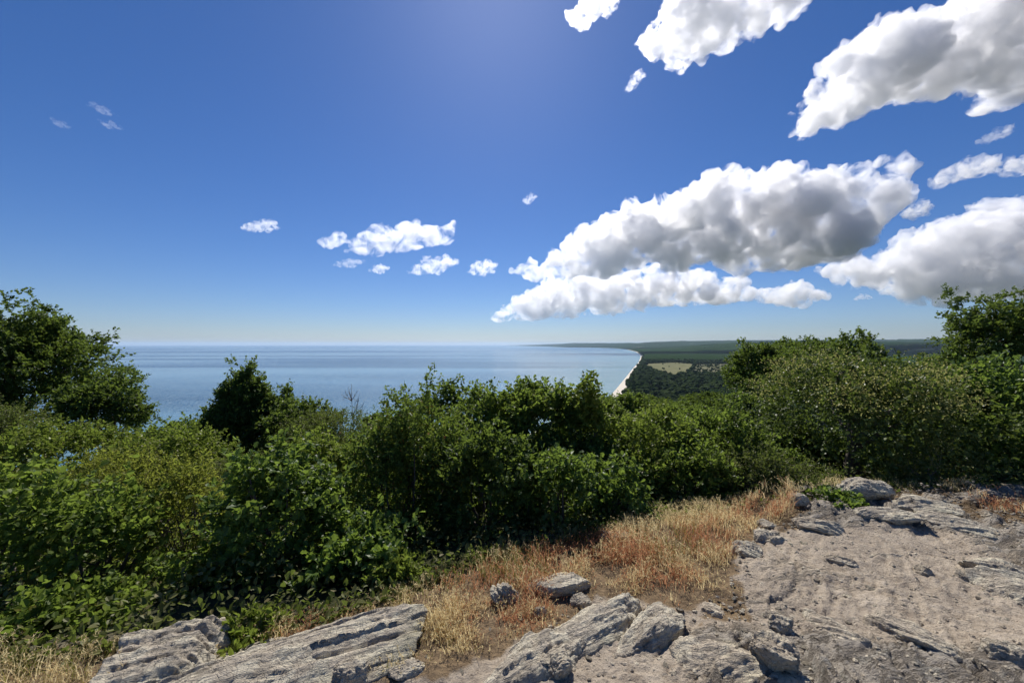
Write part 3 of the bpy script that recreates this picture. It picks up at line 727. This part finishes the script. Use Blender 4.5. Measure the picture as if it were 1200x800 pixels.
# ------------------------------------------------------------------ grass
def blades(name, label, pts, hgt, mat, seed, lean=.85, width=.0022, heads=False, headmat=None):
    rng = np.random.default_rng(seed); n = len(pts)
    az = rng.uniform(0, 2 * math.pi, n); ln = lean * rng.uniform(.1, 1.2, n)
    d = np.stack([np.cos(az), np.sin(az), np.zeros(n)], 1); d[:, 0] += .3 * np.sin(pts[:, 0] * 5.1 + pts[:, 1] * 3.7); d[:, 1] += .3 * np.cos(pts[:, 0] * 4.3)
    sd = np.stack([-np.sin(az + .6), np.cos(az + .6), np.zeros(n)], 1)
    t = np.array([0, .35, .7, 1.])
    q = pts[:, None] + hgt[:, None, None] * (t[None, :, None] * np.array([0, 0, 1.]) * (1 - .25 * ln[:, None, None] * t[None, :, None]) + (t ** 2)[None, :, None] * (d * ln[:, None])[:, None])
    wd = width * rng.uniform(.6, 1.4, n)[:, None, None] * np.array([1, .9, .6, .12])[None, :, None]
    Lf = q - sd[:, None] * wd; Rt = q + sd[:, None] * wd
    V = np.concatenate([Lf, Rt], 1).reshape(-1, 3)
    f = np.array([[0, 4, 5, 1], [1, 5, 6, 2], [2, 6, 7, 3]])
    FF = (f[None] + (np.arange(n) * 8)[:, None, None]).reshape(-1, 4)
    if heads:   # feathery seed heads: small slivers around the upper stem
        hsel = np.where(rng.random(n) < heads)[0]; k = 7; m = len(hsel) * k
        tt = rng.uniform(.68, 1.0, (len(hsel), k, 1)); a = q[hsel, 2][:, None]; b = q[hsel, 3][:, None]
        p = a + (b - a) * (tt - .68) / .32; dr = unit(rng.normal(0, 1, (len(hsel), k, 3)) * .6 + np.array([.1, 0, .7]))
        L = hgt[hsel][:, None, None] * .11 * rng.uniform(.5, 1.3, (len(hsel), k, 1)); s2 = unit(np.cross(dr, rng.normal(0, 1, dr.shape))) * .0013
        tri = np.stack([p - s2, p + s2, p + dr * L + s2 * .6, p + dr * L - s2 * .6], 2).reshape(-1, 3)
        ft = np.arange(m * 4).reshape(-1, 4) + len(V); V = np.concatenate([V, tri]); FF = np.concatenate([FF, ft])
    o = mesh_obj(name, V, FF, mat, smooth=False)
    return tag(o, label, 'grass', kind='stuff')

def ground_full(x, y):
    z = height(x, y); rel, m = bedrock(x, y); return z + rel + .022 * fbm(P3(x, y) * 3.2, 4, 51)

def build_grass():
    rng = np.random.default_rng(8)
    n = 420000; x = rng.uniform(-3.6, 7, n); y = rng.uniform(1.6, 5.2, n)
    px = CX + F * x / y; py = HY + F * 1.65 / y
    tuft = fbm(P3(x * 4.2, y * 4.2), 4, 71); tone = fbm(P3(x * 1.5, y * 1.5), 3, 73)
    sets = {'straw': [], 'redgrass': [], 'greengrass': []}
    RED = [(640, 702, 55, 26), (735, 662, 45, 22), (895, 604, 45, 12), (380, 735, 60, 22), (560, 690, 40, 18), (1180, 603, 60, 14), (830, 640, 40, 18), (660, 655, 50, 14), (780, 690, 40, 16), (600, 735, 50, 16), (700, 640, 30, 12)]
    GRN = [(60, 775, 110, 30), (790, 645, 34, 16), (560, 655, 50, 16), (440, 700, 40, 24), (680, 640, 30, 12), (525, 670, 45, 26), (600, 668, 50, 18), (470, 765, 40, 20), (1060, 580, 60, 12), (120, 750, 60, 10)]
    red = np.zeros(n); grn = np.zeros(n)
    for a, b, c, d in RED: red = np.maximum(red, np.exp(-((px - a) / c) ** 2 - ((py - b) / d) ** 2))
    for a, b, c, d in GRN: grn = np.maximum(grn, np.exp(-((px - a) / c) ** 2 - ((py - b) / d) ** 2))
    for key, pl in GRASS.items():
        ins = inpoly(px, py, pl); dd = polydist(px, py, pl)
        dk = {'main': .58, 'left': .6, 'strip': .6, 'right': .6, 'gap': .5, 'low': .65, 'crest': .5, 'fore': .7, 'patch': .12}[key]
        pr = dk * sstep(-.26, .24, tuft + .05) * np.where(ins, sstep(0, 16, dd), 0)
        keep = rng.random(n) < pr
        hk = {'main': .17, 'left': .20, 'strip': .11, 'right': .20, 'gap': .12, 'low': .14, 'crest': .16, 'fore': .13, 'patch': .07}[key]
        hh = .8 * hk * (.55 + .45 * sstep(0, 40, dd)) * (.55 + .6 * sstep(-.4, .6, tone) + .5 * sstep(-.1, .5, tuft)) * rng.uniform(.5, 1.3, n)
        if key == 'main': hh *= np.interp(py, [600, 650, 700, 760], [1.05, 1.15, .85, .6])
        r = rng.random(n)
        cr = r < red * .9; cg = (r > 1 - grn * .8) & ~cr
        for nm, c in (('straw', ~cr & ~cg), ('redgrass', cr), ('greengrass', cg)):
            i = np.where(keep & c)[0]; sets[nm].append((x[i], y[i], hh[i]))
    lab = {'straw': ('dry_grass', 'dry straw coloured grass tufts between the rocks and the shrubs'),
           'redgrass': ('red_grass', 'reddish brown seeding grass in patches among the dry straw'),
           'greengrass': ('green_grass', 'sparse green grass blades at the foot of the shrubs')}
    for k, v in sets.items():
        x_ = np.concatenate([a[0] for a in v]); y_ = np.concatenate([a[1] for a in v]); h_ = np.concatenate([a[2] for a in v])
        z_ = ground_full(x_, y_) - .01
        if k == 'redgrass': h_ = h_ * .9
        blades(lab[k][0], lab[k][1], np.stack([x_, y_, z_], 1), h_, MAT[k], 3, heads=.75 if k != 'greengrass' else False, width=.0017)
        print(k, len(x_))

# ------------------------------------------------------------------ rocks
def rock_mesh(seed, L, W, H, block=3.0, strata=.10, nrm=(.06, -.8, .6), rough=.10, ridge=0., res=46, taper=.0, skew=0., wedge=0., planes=16, jag=1.0):
    """a fractured gneiss block: random cut planes, layered sides, rough skin; its top can rise along +x (wedge)"""
    rng = np.random.default_rng(seed)
    lin = np.linspace(-1, 1, res)
    A, Bm = np.meshgrid(lin, lin, indexing='ij'); fs = []; vs = []; off = 0
    for ax in range(3):
        for sg in (-1, 1):
            p = np.zeros((res, res, 3)); p[..., ax] = sg; p[..., (ax + 1) % 3] = A * sg; p[..., (ax + 2) % 3] = Bm
            vs.append(p.reshape(-1, 3)); fs.append(gridfaces(res, res) + off); off += res * res
    V = np.concatenate(vs); Fc = np.concatenate(fs)
    key = np.round(V * 1e5).astype(np.int64); _, first, inv = np.unique(key, axis=0, return_index=True, return_inverse=True)
    V = V[first]; Fc = inv.ravel()[Fc]
    U = unit(V)
    # polytope: smooth minimum of the distances to the cut planes
    N = unit(rng.normal(size=(planes, 3)) * np.array([1, 1, .9])); hh = rng.uniform(.62, 1.0, planes)
    N = np.concatenate([N, [[1, 0, 0], [-1, 0, 0], [0, 1, 0], [0, -1, 0], [0, 0, 1], [0, 0, -1]]]); hh = np.concatenate([hh, np.full(6, .92)])
    dn = U @ N.T; t = np.where(dn > 1e-3, hh[None] / np.maximum(dn, 1e-3), 1e3)
    kk = 16.0; rr = (np.exp(-kk * np.minimum(t, 6)).sum(1)); rr = -np.log(rr) / kk
    D = U * np.minimum(rr, 1.5)[:, None]
    S3 = np.array([L, W, H]) / 2
    P = D * S3; sc = max(L, W)
    outw = unit(D / S3)
    P = P * (1 + .14 * fbm(U * 1.3 + seed * 3.1, 3, seed))[:, None]
    if taper: P[:, 1:] *= (1 - taper * (D[:, :1] * .5 + .5))
    nv = np.array(nrm, float); nv /= np.linalg.norm(nv)
    for (th_, am, sd_) in ((.24, 1.0, 3), (.08, .5, 7)):
        s = (P @ nv) / (max(H, .12) * th_) + .8 * fbm(P / sc * 2.5 + seed, 3, seed + sd_)
        k = np.floor(s); fr = s - k; ki = k.astype(np.int64); z0 = ki * 0
        hs = (_h(ki, z0 + seed, z0, sd_) & np.uint32(1023)) / 1023.; hs1 = (_h(ki + 1, z0 + seed, z0, sd_) & np.uint32(1023)) / 1023.
        st = hs + (hs1 - hs) * sstep(.86, 1., fr)
        side = outw - (outw @ nv)[:, None] * nv
        P = P + (side + .35 * outw) * (am * strata * min(W, H * 1.3) * (st - .5))[:, None] * 1.05
    q = P / sc * np.array([2.2, 7.5, 7.5])
    P = P + outw * (jag * rough * H * (.75 * fbm(q + seed, 5, seed + 5, kind='r') + .8 * fbm(P / sc * 8, 5, seed + 6, kind='b')))[:, None]
    if wedge:
        k = np.clip(P[:, 0] / L + .5, 0, 1); P[:, 2] = np.where(P[:, 2] > -H * .2, -H * .2 + (P[:, 2] + H * .2) * (1 - wedge + wedge * k ** .9), P[:, 2])
    if ridge: P[:, 2] *= 1 + ridge * (1 - np.abs(P[:, 1] / W * 2)) - .4 * ridge
    if skew: P[:, 2] += skew * P[:, 0]
    return P, Fc

def rock(name, label, px, py, L, W, H, yaw, seed, sink=.45, pitch=0., roll=0., mat='rock', group=None, **kw):
    x, y = gpt(px, py); z = float(ground_full(np.array([x]), np.array([y]))[0])
    P, Fc = rock_mesh(seed, L, W, H, **kw)
    o = mesh_obj(name, P, Fc, MAT[mat], None)
    o.rotation_mode = 'ZYX'
    o.rotation_euler = (math.radians(roll), math.radians(pitch), math.radians(yaw))
    o.location = (x, y, z + H * (.5 - sink))
    return tag(o, label, 'rock' if 'stone' not in name else 'stone', group)

def build_rocks():
    G = 'grey gneiss rocks on the hilltop'
    R = [  # name,label, px,py (base centre), L,W,H,yaw,seed, kw
     ('rock_slab', 'long grey rock slab running up to the right along the lower left edge', 335, 782, 1.75, .62, .30, 23, 11, dict(sink=.66, roll=14, strata=.10, res=80, nrm=(.1, -1, .6))),
     ('rock_slab', 'knobbly grey rock at the left end of the long slab', 200, 778, .58, .46, .24, 15, 12, dict(sink=.58, roll=10, strata=.16, res=60)),
     ('rock_slab', 'low ledge of the long slab touching the bottom edge', 270, 812, 1.3, .40, .26, 22, 13, dict(sink=.60, roll=10, res=64, nrm=(.1, -1, .6))),
     ('rock', 'narrow pale upright rock left of the flat-topped lichen rock', 592, 704, .12, .26, .18, 105, 14, dict(sink=.52, strata=.08)),
     ('rock', 'flat-topped lichen covered rock in the golden grass', 655, 690, .52, .22, .16, 10, 15, dict(sink=.44, wedge=.25)),
     ('rock', 'long pointed fin of layered rock rising to the right with a dark cleft', 690, 742, 1.0, .25, .30, 29, 16, dict(sink=.48, ridge=.25, wedge=.80, strata=.16, nrm=(.05, -.9, .45), res=80)),
     ('rock', 'big blunt grey rock with a steep broken right end', 762, 752, .56, .25, .26, 28, 17, dict(sink=.48, wedge=.65, strata=.12, nrm=(.05, -.9, .45), res=70)),
     ('rock_slab', 'broad smooth ledge below the pointed fin at the bottom edge', 618, 785, .62, .40, .18, 30, 18, dict(sink=.62, roll=8, res=60)),
     ('rock_slab', 'cracked ledge joining the pointed fin to the smooth ledge', 665, 765, .46, .18, .15, 34, 19, dict(sink=.5, strata=.2)),
     ('rock', 'dark angular rock in the bottom edge under the blunt rock', 655, 792, .16, .12, .13, 20, 20, dict(sink=.42)),
     ('rock', 'low grey rock in the bottom edge left of the smooth ledge', 415, 797, .22, .17, .13, 10, 21, dict(sink=.45)),
     ('rock', 'flat grey stone slab lying in thin grass near the bottom edge', 478, 788, .20, .13, .08, 20, 22, dict(sink=.48)),
     ('rock', 'pale half-buried rock behind the grass under the glossy shrub', 722, 634, .30, .14, .13, 10, 23, dict(sink=.45)),
     ('rock', 'small grey rock in the grass between the flat-topped rock and the fin', 682, 708, .14, .10, .08, 20, 24, dict(sink=.45)),
     ('rock', 'tiny knobbly rock in the dry grass below the narrow upright rock', 633, 722, .08, .07, .08, 20, 46, dict(sink=.4)),
     ('rock', 'flat grey rock jutting from the dry grass at the path edge', 874, 650, .28, .24, .12, -20, 25, dict(sink=.6)),
     ('rock', 'stepped grey rock above the jutting flat rock', 902, 636, .28, .22, .12, 20, 26, dict(sink=.62, strata=.2)),
     ('rock', 'small low rock in the red grass at the path edge', 898, 620, .20, .16, .09, 5, 27, dict(sink=.6)),
     ('boulder', 'pale lichen boulder on the crest behind the green sapling', 1010, 592, .60, .34, .22, 0, 28, dict(sink=.30, res=60, strata=.07)),
     ('rock_slab', 'layered rock ledge along the crest right of the boulder', 1082, 606, .66, .36, .15, -12, 29, dict(sink=.62, strata=.2)),
     ('rock_slab', 'grey ledge running down from the crest on the right', 1125, 626, .56, .26, .18, -38, 30, dict(sink=.62, strata=.2)),
     ('rock_slab', 'dark cracked ledge at the right edge of the path', 1165, 672, .44, .22, .16, -30, 31, dict(sink=.58, strata=.22)),
     ('rock_slab', 'broad pale ledge cut by the right edge of the view', 1200, 705, .50, .34, .18, -25, 32, dict(sink=.6)),
     ('rock', 'grey rock in the lower right corner', 1200, 795, .26, .22, .16, -30, 33, dict(sink=.5)),
     ('rock_slab', 'low dusty ledge on the crest below the green sapling', 955, 624, .46, .26, .12, -25, 34, dict(sink=.62, strata=.22, mat='rock_warm')),
     ('rock_slab', 'broad layered ledge on the crest in front of the boulder', 1035, 618, .62, .26, .12, -8, 47, dict(sink=.64, strata=.22)),
     ('rock_slab', 'dusty ledge with a dark underside in the upper path', 985, 666, .28, .10, .10, -40, 35, dict(sink=.56, strata=.2, mat='rock_warm')),
     ('rock', 'angular grey rock in the middle of the lower path', 912, 742, .18, .12, .11, -35, 36, dict(sink=.55, strata=.22)),
     ('rock_slab', 'pale tilted slab embedded in the lower path', 985, 755, .36, .22, .12, -40, 37, dict(sink=.70, mat='rock_warm')),
     ('rock_slab', 'flat dusty slab on the right half of the lower path', 1075, 760, .44, .20, .13, -50, 38, dict(sink=.70, mat='rock_warm')),
     ('rock_slab', 'dusty smooth slab at the bottom edge under the angular rock', 860, 795, .60, .34, .16, -10, 39, dict(sink=.78, mat='rock_warm')),
     ('rock', 'pointed dusty rock at the bottom edge of the path', 905, 802, .22, .18, .18, -40, 40, dict(sink=.52, mat='rock_warm')),
     ('rock', 'rounded stone half buried in the path with a dark underside', 1083, 678, .12, .10, .10, -20, 41, dict(sink=.45, mat='rock_warm')),
     ('rock', 'flat buried rock across the upper path', 1040, 658, .30, .10, .07, 5, 42, dict(sink=.6, mat='rock_warm')),
     ('rock', 'small rounded rock standing in the path left of the right ledge', 1130, 683, .08, .08, .08, 0, 43, dict(sink=.36)),
     ('rock', 'grey rock low on the crest left of the sapling', 935, 602, .20, .14, .09, 10, 44, dict(sink=.62)),
     ('rock', 'pale slab corner at the edge of the grass by the blunt rock', 835, 722, .16, .12, .07, -30, 45, dict(sink=.6, mat='rock_warm')),
    ]
    for (nm, lab, px, py, L, W, H, yaw, sd, kw) in R:
        rock(nm, lab, px, py, L, W, H, yaw, sd, group=G, **kw)
    # loose stones on the path
    rng = np.random.default_rng(60); G2 = 'loose stones scattered on the dirt'
    V, Fc = rock_mesh(90, 1, .8, .55, block=2.6, res=14, strata=.1)
    V2, F2 = rock_mesh(91, 1, .6, .4, block=2.6, res=14, strata=.1)
    protos = [mesh_obj('loose_stone', V, Fc, MAT['rock_warm']), mesh_obj('loose_stone', V2, F2, MAT['rock'])]
    spots = []
    while len(spots) < 44:
        px = rng.uniform(780, 1230); py = 608 + 200 * rng.random() ** .8
        if px < 860 and py < 690: continue
        spots.append((px, py))
    spots += [(690, 775), (655, 790), (530, 770), (700, 760), (540, 790), (760, 785), (780, 790), (610, 728), (575, 740), (500, 775), (150, 790), (100, 796)]
    for i, (px, py) in enumerate(spots):
        o = protos[i] if i < 2 else protos[i % 2].copy()
        if i >= 2: COL.objects.link(o)
        x, y = gpt(px, py); z = float(ground_full(np.array([x]), np.array([y]))[0]); s = rng.uniform(.016, .05) * (1 if i % 9 else 1.5)
        o.location = (x, y, z + .05 * s); o.scale = (s, s, s * rng.uniform(.5, .8)); o.rotation_euler = (rng.normal(0, .2), rng.normal(0, .2), rng.uniform(0, 6.3))
        tag(o, 'small loose stone lying on the dirt of the hilltop path', 'stone', G2)
    # grit: uncountable little stones
    V0, F0 = ico(1); k = 17000
    x = rng.uniform(.2, 6, k); y = rng.uniform(1.7, 4.1, k); z = ground_full(x, y)
    gp = inpoly(CX + F * x / y, HY + F * 1.65 / y, GRASS['main']); x, y, z = x[~gp], y[~gp], z[~gp]; k = len(x)
    s = .0022 + .012 * rng.random(k) ** 4
    P = V0[None] * (1 + .25 * rng.normal(0, 1, (k, len(V0), 1)) * .6) * (s[:, None, None] * np.array([1.2, 1, .7]))
    P = P + np.stack([x, y, z + s * .2], 1)[:, None]
    FF = (F0[None] + (np.arange(k) * len(V0))[:, None, None]).reshape(-1, 3)
    o = mesh_obj('gravel', P.reshape(-1, 3), FF, MAT['rock_warm'], smooth=False)
    tag(o, 'fine grit and pebbles strewn over the dirt', 'gravel', kind='stuff')

# ------------------------------------------------------------------ clouds
def cloud_mat(name, dens, rs, aniso=.58, lo=.36, hi=.60, sq=1.0):
    m = M(name); t = NT(m)
    v = t.coord('Object', (1 / rs, 1 / rs, 1 / rs * sq))
    n = t.noise(v, 1.0, 9, .66, .5)
    d = t.math('MULTIPLY', t.ramp(n, [(lo, 0.0), (hi, 1.0)]), dens)
    v = t.n('VolumePrincipled', {'Color': (.995, .995, 1, 1), 'Density': d, 'Anisotropy': aniso})
    t.link(v.outputs[0], t.out.inputs['Volume']); m.cycles.volume_step_rate = .11
    return m

def cloud(name, label, poly, D, seed, rmax=34, n=160, amp=.5, dens=.17, thick=.75, res=90, wisp=0., nlo=.455, nhi=.565, puff=.16):
    rng = np.random.default_rng(seed); k = D / F
    pl = np.array(poly, float); lo = pl.min(0); hi = pl.max(0)
    pts = []
    p = rng.uniform(lo, hi, (n * 30, 2)); ins = inpoly(p[:, 0], p[:, 1], poly); p = p[ins]; dd = polydist(p[:, 0], p[:, 1], poly)
    o_ = rng.permutation(len(p))[:n * 3]; p = p[o_]; dd = dd[o_]
    r = np.minimum(dd * 1.08 + .05 * rmax, rmax) * rng.uniform(.42, .95, len(p))
    ok = r > .05 * rmax; p, r, dd = p[ok], r[ok], dd[ok]
    # keep big ones rarely, little ones (near the edge) more often
    sel = rng.random(len(p)) < np.where(r > .6 * rmax, .6, 1.0); p, r, dd = p[sel][:n], r[sel][:n], dd[sel][:n]
    V0, F0 = ico(2)
    C = np.stack([(p[:, 0] - CX) * k, np.zeros(len(p)), (HY - p[:, 1]) * k], 1)
    C[:, 1] = rng.normal(0, thick, len(p)) * np.minimum(dd, rmax * 1.5) * k
    R = r * k
    P = (V0[None] * R[:, None, None] + C[:, None]).reshape(-1, 3)
    FF = (F0[None] + (np.arange(len(p)) * len(V0))[:, None, None]).reshape(-1, 3)
    cen = np.array([C[:, 0].mean(), 0, C[:, 2].mean()]); P = P - cen
    span = max(hi[0] - lo[0], hi[1] - lo[1]) * k
    def remesh(P_, F_, vox):
        tmp = mesh_obj('tmp', P_, F_, None)
        md = tmp.modifiers.new('r', 'REMESH'); md.mode = 'VOXEL'; md.voxel_size = vox
        dg = bpy.context.evaluated_depsgraph_get(); ev = tmp.evaluated_get(dg).to_mesh()
        nv = len(ev.vertices); co = np.zeros(nv * 3, np.float32); no = np.zeros(nv * 3, np.float32)
        ev.vertices.foreach_get('co', co); ev.vertex_normals.foreach_get('vector', no)
        vi = np.zeros(len(ev.loops), np.int32); ev.loops.foreach_get('vertex_index', vi)
        tmp.evaluated_get(dg).to_mesh_clear()
        me = tmp.data; bpy.data.objects.remove(tmp); bpy.data.meshes.remove(me)
        return co.reshape(-1, 3).astype(float), no.reshape(-1, 3), vi.reshape(-1, 4)
    co, no, quads = remesh(P, FF, span / res)
    rs = rmax * k
    for sc, a in ((1.7, 1.0), (.75, .7), (.34, .45), (.16, .26), (.075, .13)):
        q = co / (rs * sc) + seed
        nz = fbm(q, 2, seed, kind='b')
        bot = np.where(no[:, 2] < -.3, .55, 1)
        co = co + no * (nz * a * amp * rs * bot)[:, None]
    if wisp:
        co[:, 0] += wisp * rs * noise(co / (rs * .8) + 9, 3); co[:, 2] += .5 * wisp * rs * noise(co / (rs * .8) + 30, 4)
    co, no, quads = remesh(co + no * rs * puff, quads, span / res)
    loc = (cen[0], D, EYE + cen[2])
    m = cloud_mat(name + '_vapour', dens / k, rs, lo=nlo, hi=nhi)
    o = mesh_obj(name, co, quads, m, None, smooth=True, loc=loc)
    return tag(o, label, 'cloud', 'fair weather clouds in the blue sky')

def build_clouds():
    c = cloud
    c('cumulus_cloud', 'largest cumulus cloud with grey belly above the headland', [(575, 322), (640, 306), (660, 282), (700, 256), (740, 238), (790, 230), (800, 220), (840, 210), (880, 212), (905, 203), (940, 203), (960, 205), (985, 192), (1032, 188), (1020, 213), (1075, 214), (1052, 242), (1000, 285), (1012, 300), (960, 308), (900, 320), (840, 305), (790, 318), (760, 300), (740, 318), (700, 324), (640, 324)], 5200, 1, rmax=26, n=620, res=260, dens=.17)
    c('cumulus_cloud', 'long low cumulus bank under the largest cloud, over the far coast', [(570, 375), (600, 352), (650, 325), (720, 318), (780, 310), (830, 318), (880, 340), (930, 333), (980, 347), (940, 358), (880, 352), (800, 358), (720, 366), (640, 374)], 9500, 2, rmax=15, n=600, res=270, dens=.20)
    c('cumulus_cloud', 'wide cumulus cloud low at the right edge of the sky', [(955, 318), (985, 303), (1045, 297), (1030, 285), (1080, 270), (1120, 253), (1160, 238), (1240, 228), (1240, 347), (1160, 352), (1080, 352), (1040, 345), (1050, 330), (1000, 338)], 6500, 3, rmax=22, n=480, res=220, dens=.16)
    c('cumulus_cloud', 'big bright cloud filling the upper right corner', [(912, 158), (930, 130), (980, 105), (970, 75), (990, 50), (1050, 22), (1100, 10), (1160, -40), (1270, -40), (1270, 100), (1200, 108), (1150, 98), (1130, 112), (1080, 100), (1040, 117), (980, 142), (930, 162)], 1700, 4, rmax=30, n=420, res=230, wisp=.35, dens=.13)
    c('cumulus_cloud', 'ragged white cloud cut by the top edge right of the sun', [(745, 52), (770, 20), (800, -40), (970, -40), (940, 15), (900, 30), (890, 45), (850, 50), (820, 68), (790, 66)], 1350, 5, rmax=20, n=340, res=200, wisp=.4, dens=.12)
    c('cloud_scrap', 'small white scrap of cloud at the top edge nearest the sun', [(662, 18), (690, -25), (760, -25), (705, 15), (680, 30)], 1350, 6, rmax=14, n=90, res=90, wisp=.4, dens=.09)
    sm = [('tiny faint wisp below the ragged top cloud', [(730, 108), (742, 86), (755, 86), (746, 102)], 1700),
          ('narrow white cloud above the wide right-edge cloud', [(1082, 217), (1110, 195), (1150, 184), (1195, 178), (1165, 202), (1120, 214)], 3600),
          ('white cloud shred at the right edge beside the narrow cloud', [(1160, 202), (1190, 184), (1240, 176), (1240, 204)], 3600),
          ('tiny white puff right of the largest cloud tip', [(1056, 250), (1080, 234), (1088, 250), (1068, 258)], 4200),
          ('thin streak of cloud under the upper right cloud', [(1144, 167), (1180, 146), (1190, 154), (1160, 169)], 3000),
          ('long white cloud over the open sea, largest on the left', [(348, 283), (375, 275), (420, 278), (430, 268), (460, 263), (485, 255), (510, 263), (535, 261), (543, 275), (520, 287), (480, 292), (440, 300), (400, 295)], 4300),
          ('slanting white puff below the long sea cloud', [(476, 321), (500, 302), (530, 298), (542, 307), (510, 322)], 5600),
          ('small white puff between the sea cloud and the largest cumulus', [(545, 320), (560, 306), (584, 306), (580, 320), (560, 323)], 5600),
          ('faint flat puff left under the long sea cloud', [(385, 311), (410, 302), (432, 305), (412, 315)], 5600),
          ('tiny white puff under the long sea cloud', [(429, 318), (445, 308), (459, 315), (446, 321)], 5600),
          ('small isolated cloud far out left over the sea', [(277, 268), (300, 259), (322, 257), (327, 268), (300, 273)], 4300),
          ('tiny faint cloud above the left tip of the largest cumulus', [(609, 238), (620, 226), (631, 229), (621, 239)], 3800),
          ('tiny white puff low under the wide right cloud', [(996, 352), (1012, 343), (1026, 350)], 7500)]
    for i, (lab, pl, D) in enumerate(sm):
        ext = max(max(p[1] for p in pl) - min(p[1] for p in pl), 8)
        faint = 'faint' in lab or 'thin' in lab
        c('small_cloud', lab, pl, D, 20 + i, rmax=ext * .33, n=90, res=64 if len(pl) < 8 else 110, wisp=.45, dens=(.08 if faint else .17) * (12 / ext) ** .4, amp=.45, nlo=.47, nhi=.58)
    for i, (lab, pl) in enumerate([('upper thin ice wisp high on the left', [(96, 120), (112, 121), (146, 138), (120, 134)]), ('lower thin ice wisp under the upper one on the left', [(110, 140), (130, 142), (147, 152), (126, 150)]), ('leftmost thin ice wisp', [(55, 138), (70, 142), (88, 151), (68, 148)])]):
        c('ice_wisp', lab, pl, 9000, 50 + i, rmax=5, n=60, res=60, wisp=.8, dens=.03, amp=.5)

# ------------------------------------------------------------------ camera, light, air
SUN_EL, SUN_AZ = 46.5, -2.5     # azimuth from the viewing direction, positive to the right
def build_light():
    w = bpy.data.worlds.new('World'); S.world = w; w.use_nodes = True; nt = w.node_tree; nt.nodes.clear()
    sky = nt.nodes.new('ShaderNodeTexSky'); sky.sky_type = 'NISHITA'; sky.sun_disc = False
    sky.sun_elevation = math.radians(SUN_EL); sky.sun_rotation = math.radians(SUN_AZ); sky.altitude = 100
    sky.air_density = 1.0; sky.dust_density = .25; sky.ozone_density = 1.6
    tint = nt.nodes.new('ShaderNodeMix'); tint.data_type = 'RGBA'; tint.blend_type = 'MULTIPLY'; tint.inputs[0].default_value = 1
    tint.inputs[7].default_value = (.71, .85, 1.2, 1)
    gam = nt.nodes.new('ShaderNodeHueSaturation'); gam.inputs['Saturation'].default_value = 1.12
    bg = nt.nodes.new('ShaderNodeBackground'); bg.inputs[1].default_value = .053
    out = nt.nodes.new('ShaderNodeOutputWorld'); nt.links.new(sky.outputs[0], tint.inputs[6]); nt.links.new(tint.outputs[2], gam.inputs['Color']); nt.links.new(gam.outputs[0], bg.inputs[0]); nt.links.new(bg.outputs[0], out.inputs[0])
    L = bpy.data.lights.new('sun', 'SUN'); L.energy = 4.2; L.angle = math.radians(.53); L.color = (1, .955, .89)
    o = bpy.data.objects.new('sun', L); COL.objects.link(o)
    a, e = math.radians(SUN_AZ), math.radians(SUN_EL)
    d = Vector((math.sin(a) * math.cos(e), math.cos(a) * math.cos(e), math.sin(e)))
    o.rotation_euler = d.to_track_quat('Z', 'Y').to_euler(); o.location = d * 50 + Vector((0, 0, EYE))

def build_camera():
    c = bpy.data.cameras.new('camera'); c.sensor_width = 36; c.sensor_fit = 'HORIZONTAL'; c.lens = F / 1200 * 36
    c.shift_y = (HY - 400) / 1200; c.clip_start = .05; c.clip_end = 200000
    o = bpy.data.objects.new('camera', c); COL.objects.link(o); o.location = (0, 0, EYE); o.rotation_euler = (math.pi / 2, 0, 0)
    S.camera = o

def build_haze():
    V = np.array([[x, y, z] for z in (-20, 330) for y in (-58000, 62000) for x in (-61000, 61000)], float)
    f = np.array([[0, 2, 3, 1], [4, 5, 7, 6], [0, 1, 5, 4], [2, 6, 7, 3], [0, 4, 6, 2], [1, 3, 7, 5]])
    m = M('air'); t = NT(m)
    v = t.n('VolumePrincipled', {'Color': (.62, .80, 1, 1), 'Density': 2.3e-5, 'Anisotropy': .25})
    t.link(v.outputs[0], t.out.inputs['Volume'])
    tag(mesh_obj('haze', V, f, m, smooth=False), 'thin blue summer haze over the sea and the plain', 'haze', kind='stuff')

build_mats(); build_camera(); build_light()
build_ground(); build_sea()
build_forest()
build_plants()
build_grass()
build_rocks()
build_clouds()
build_haze()

cy = S.cycles
cy.use_denoising = True; cy.denoiser = 'OPENIMAGEDENOISE'
cy.max_bounces = 12; cy.diffuse_bounces = 3; cy.glossy_bounces = 2; cy.transmission_bounces = 4; cy.volume_bounces = 9; cy.transparent_max_bounces = 64
cy.use_adaptive_sampling = True; cy.adaptive_threshold = .02
cy.caustics_reflective = False; cy.caustics_refractive = False
S.view_settings.view_transform = 'Standard'; S.view_settings.look = 'None'; S.view_settings.gamma = 1; S.view_settings.exposure = 0.42
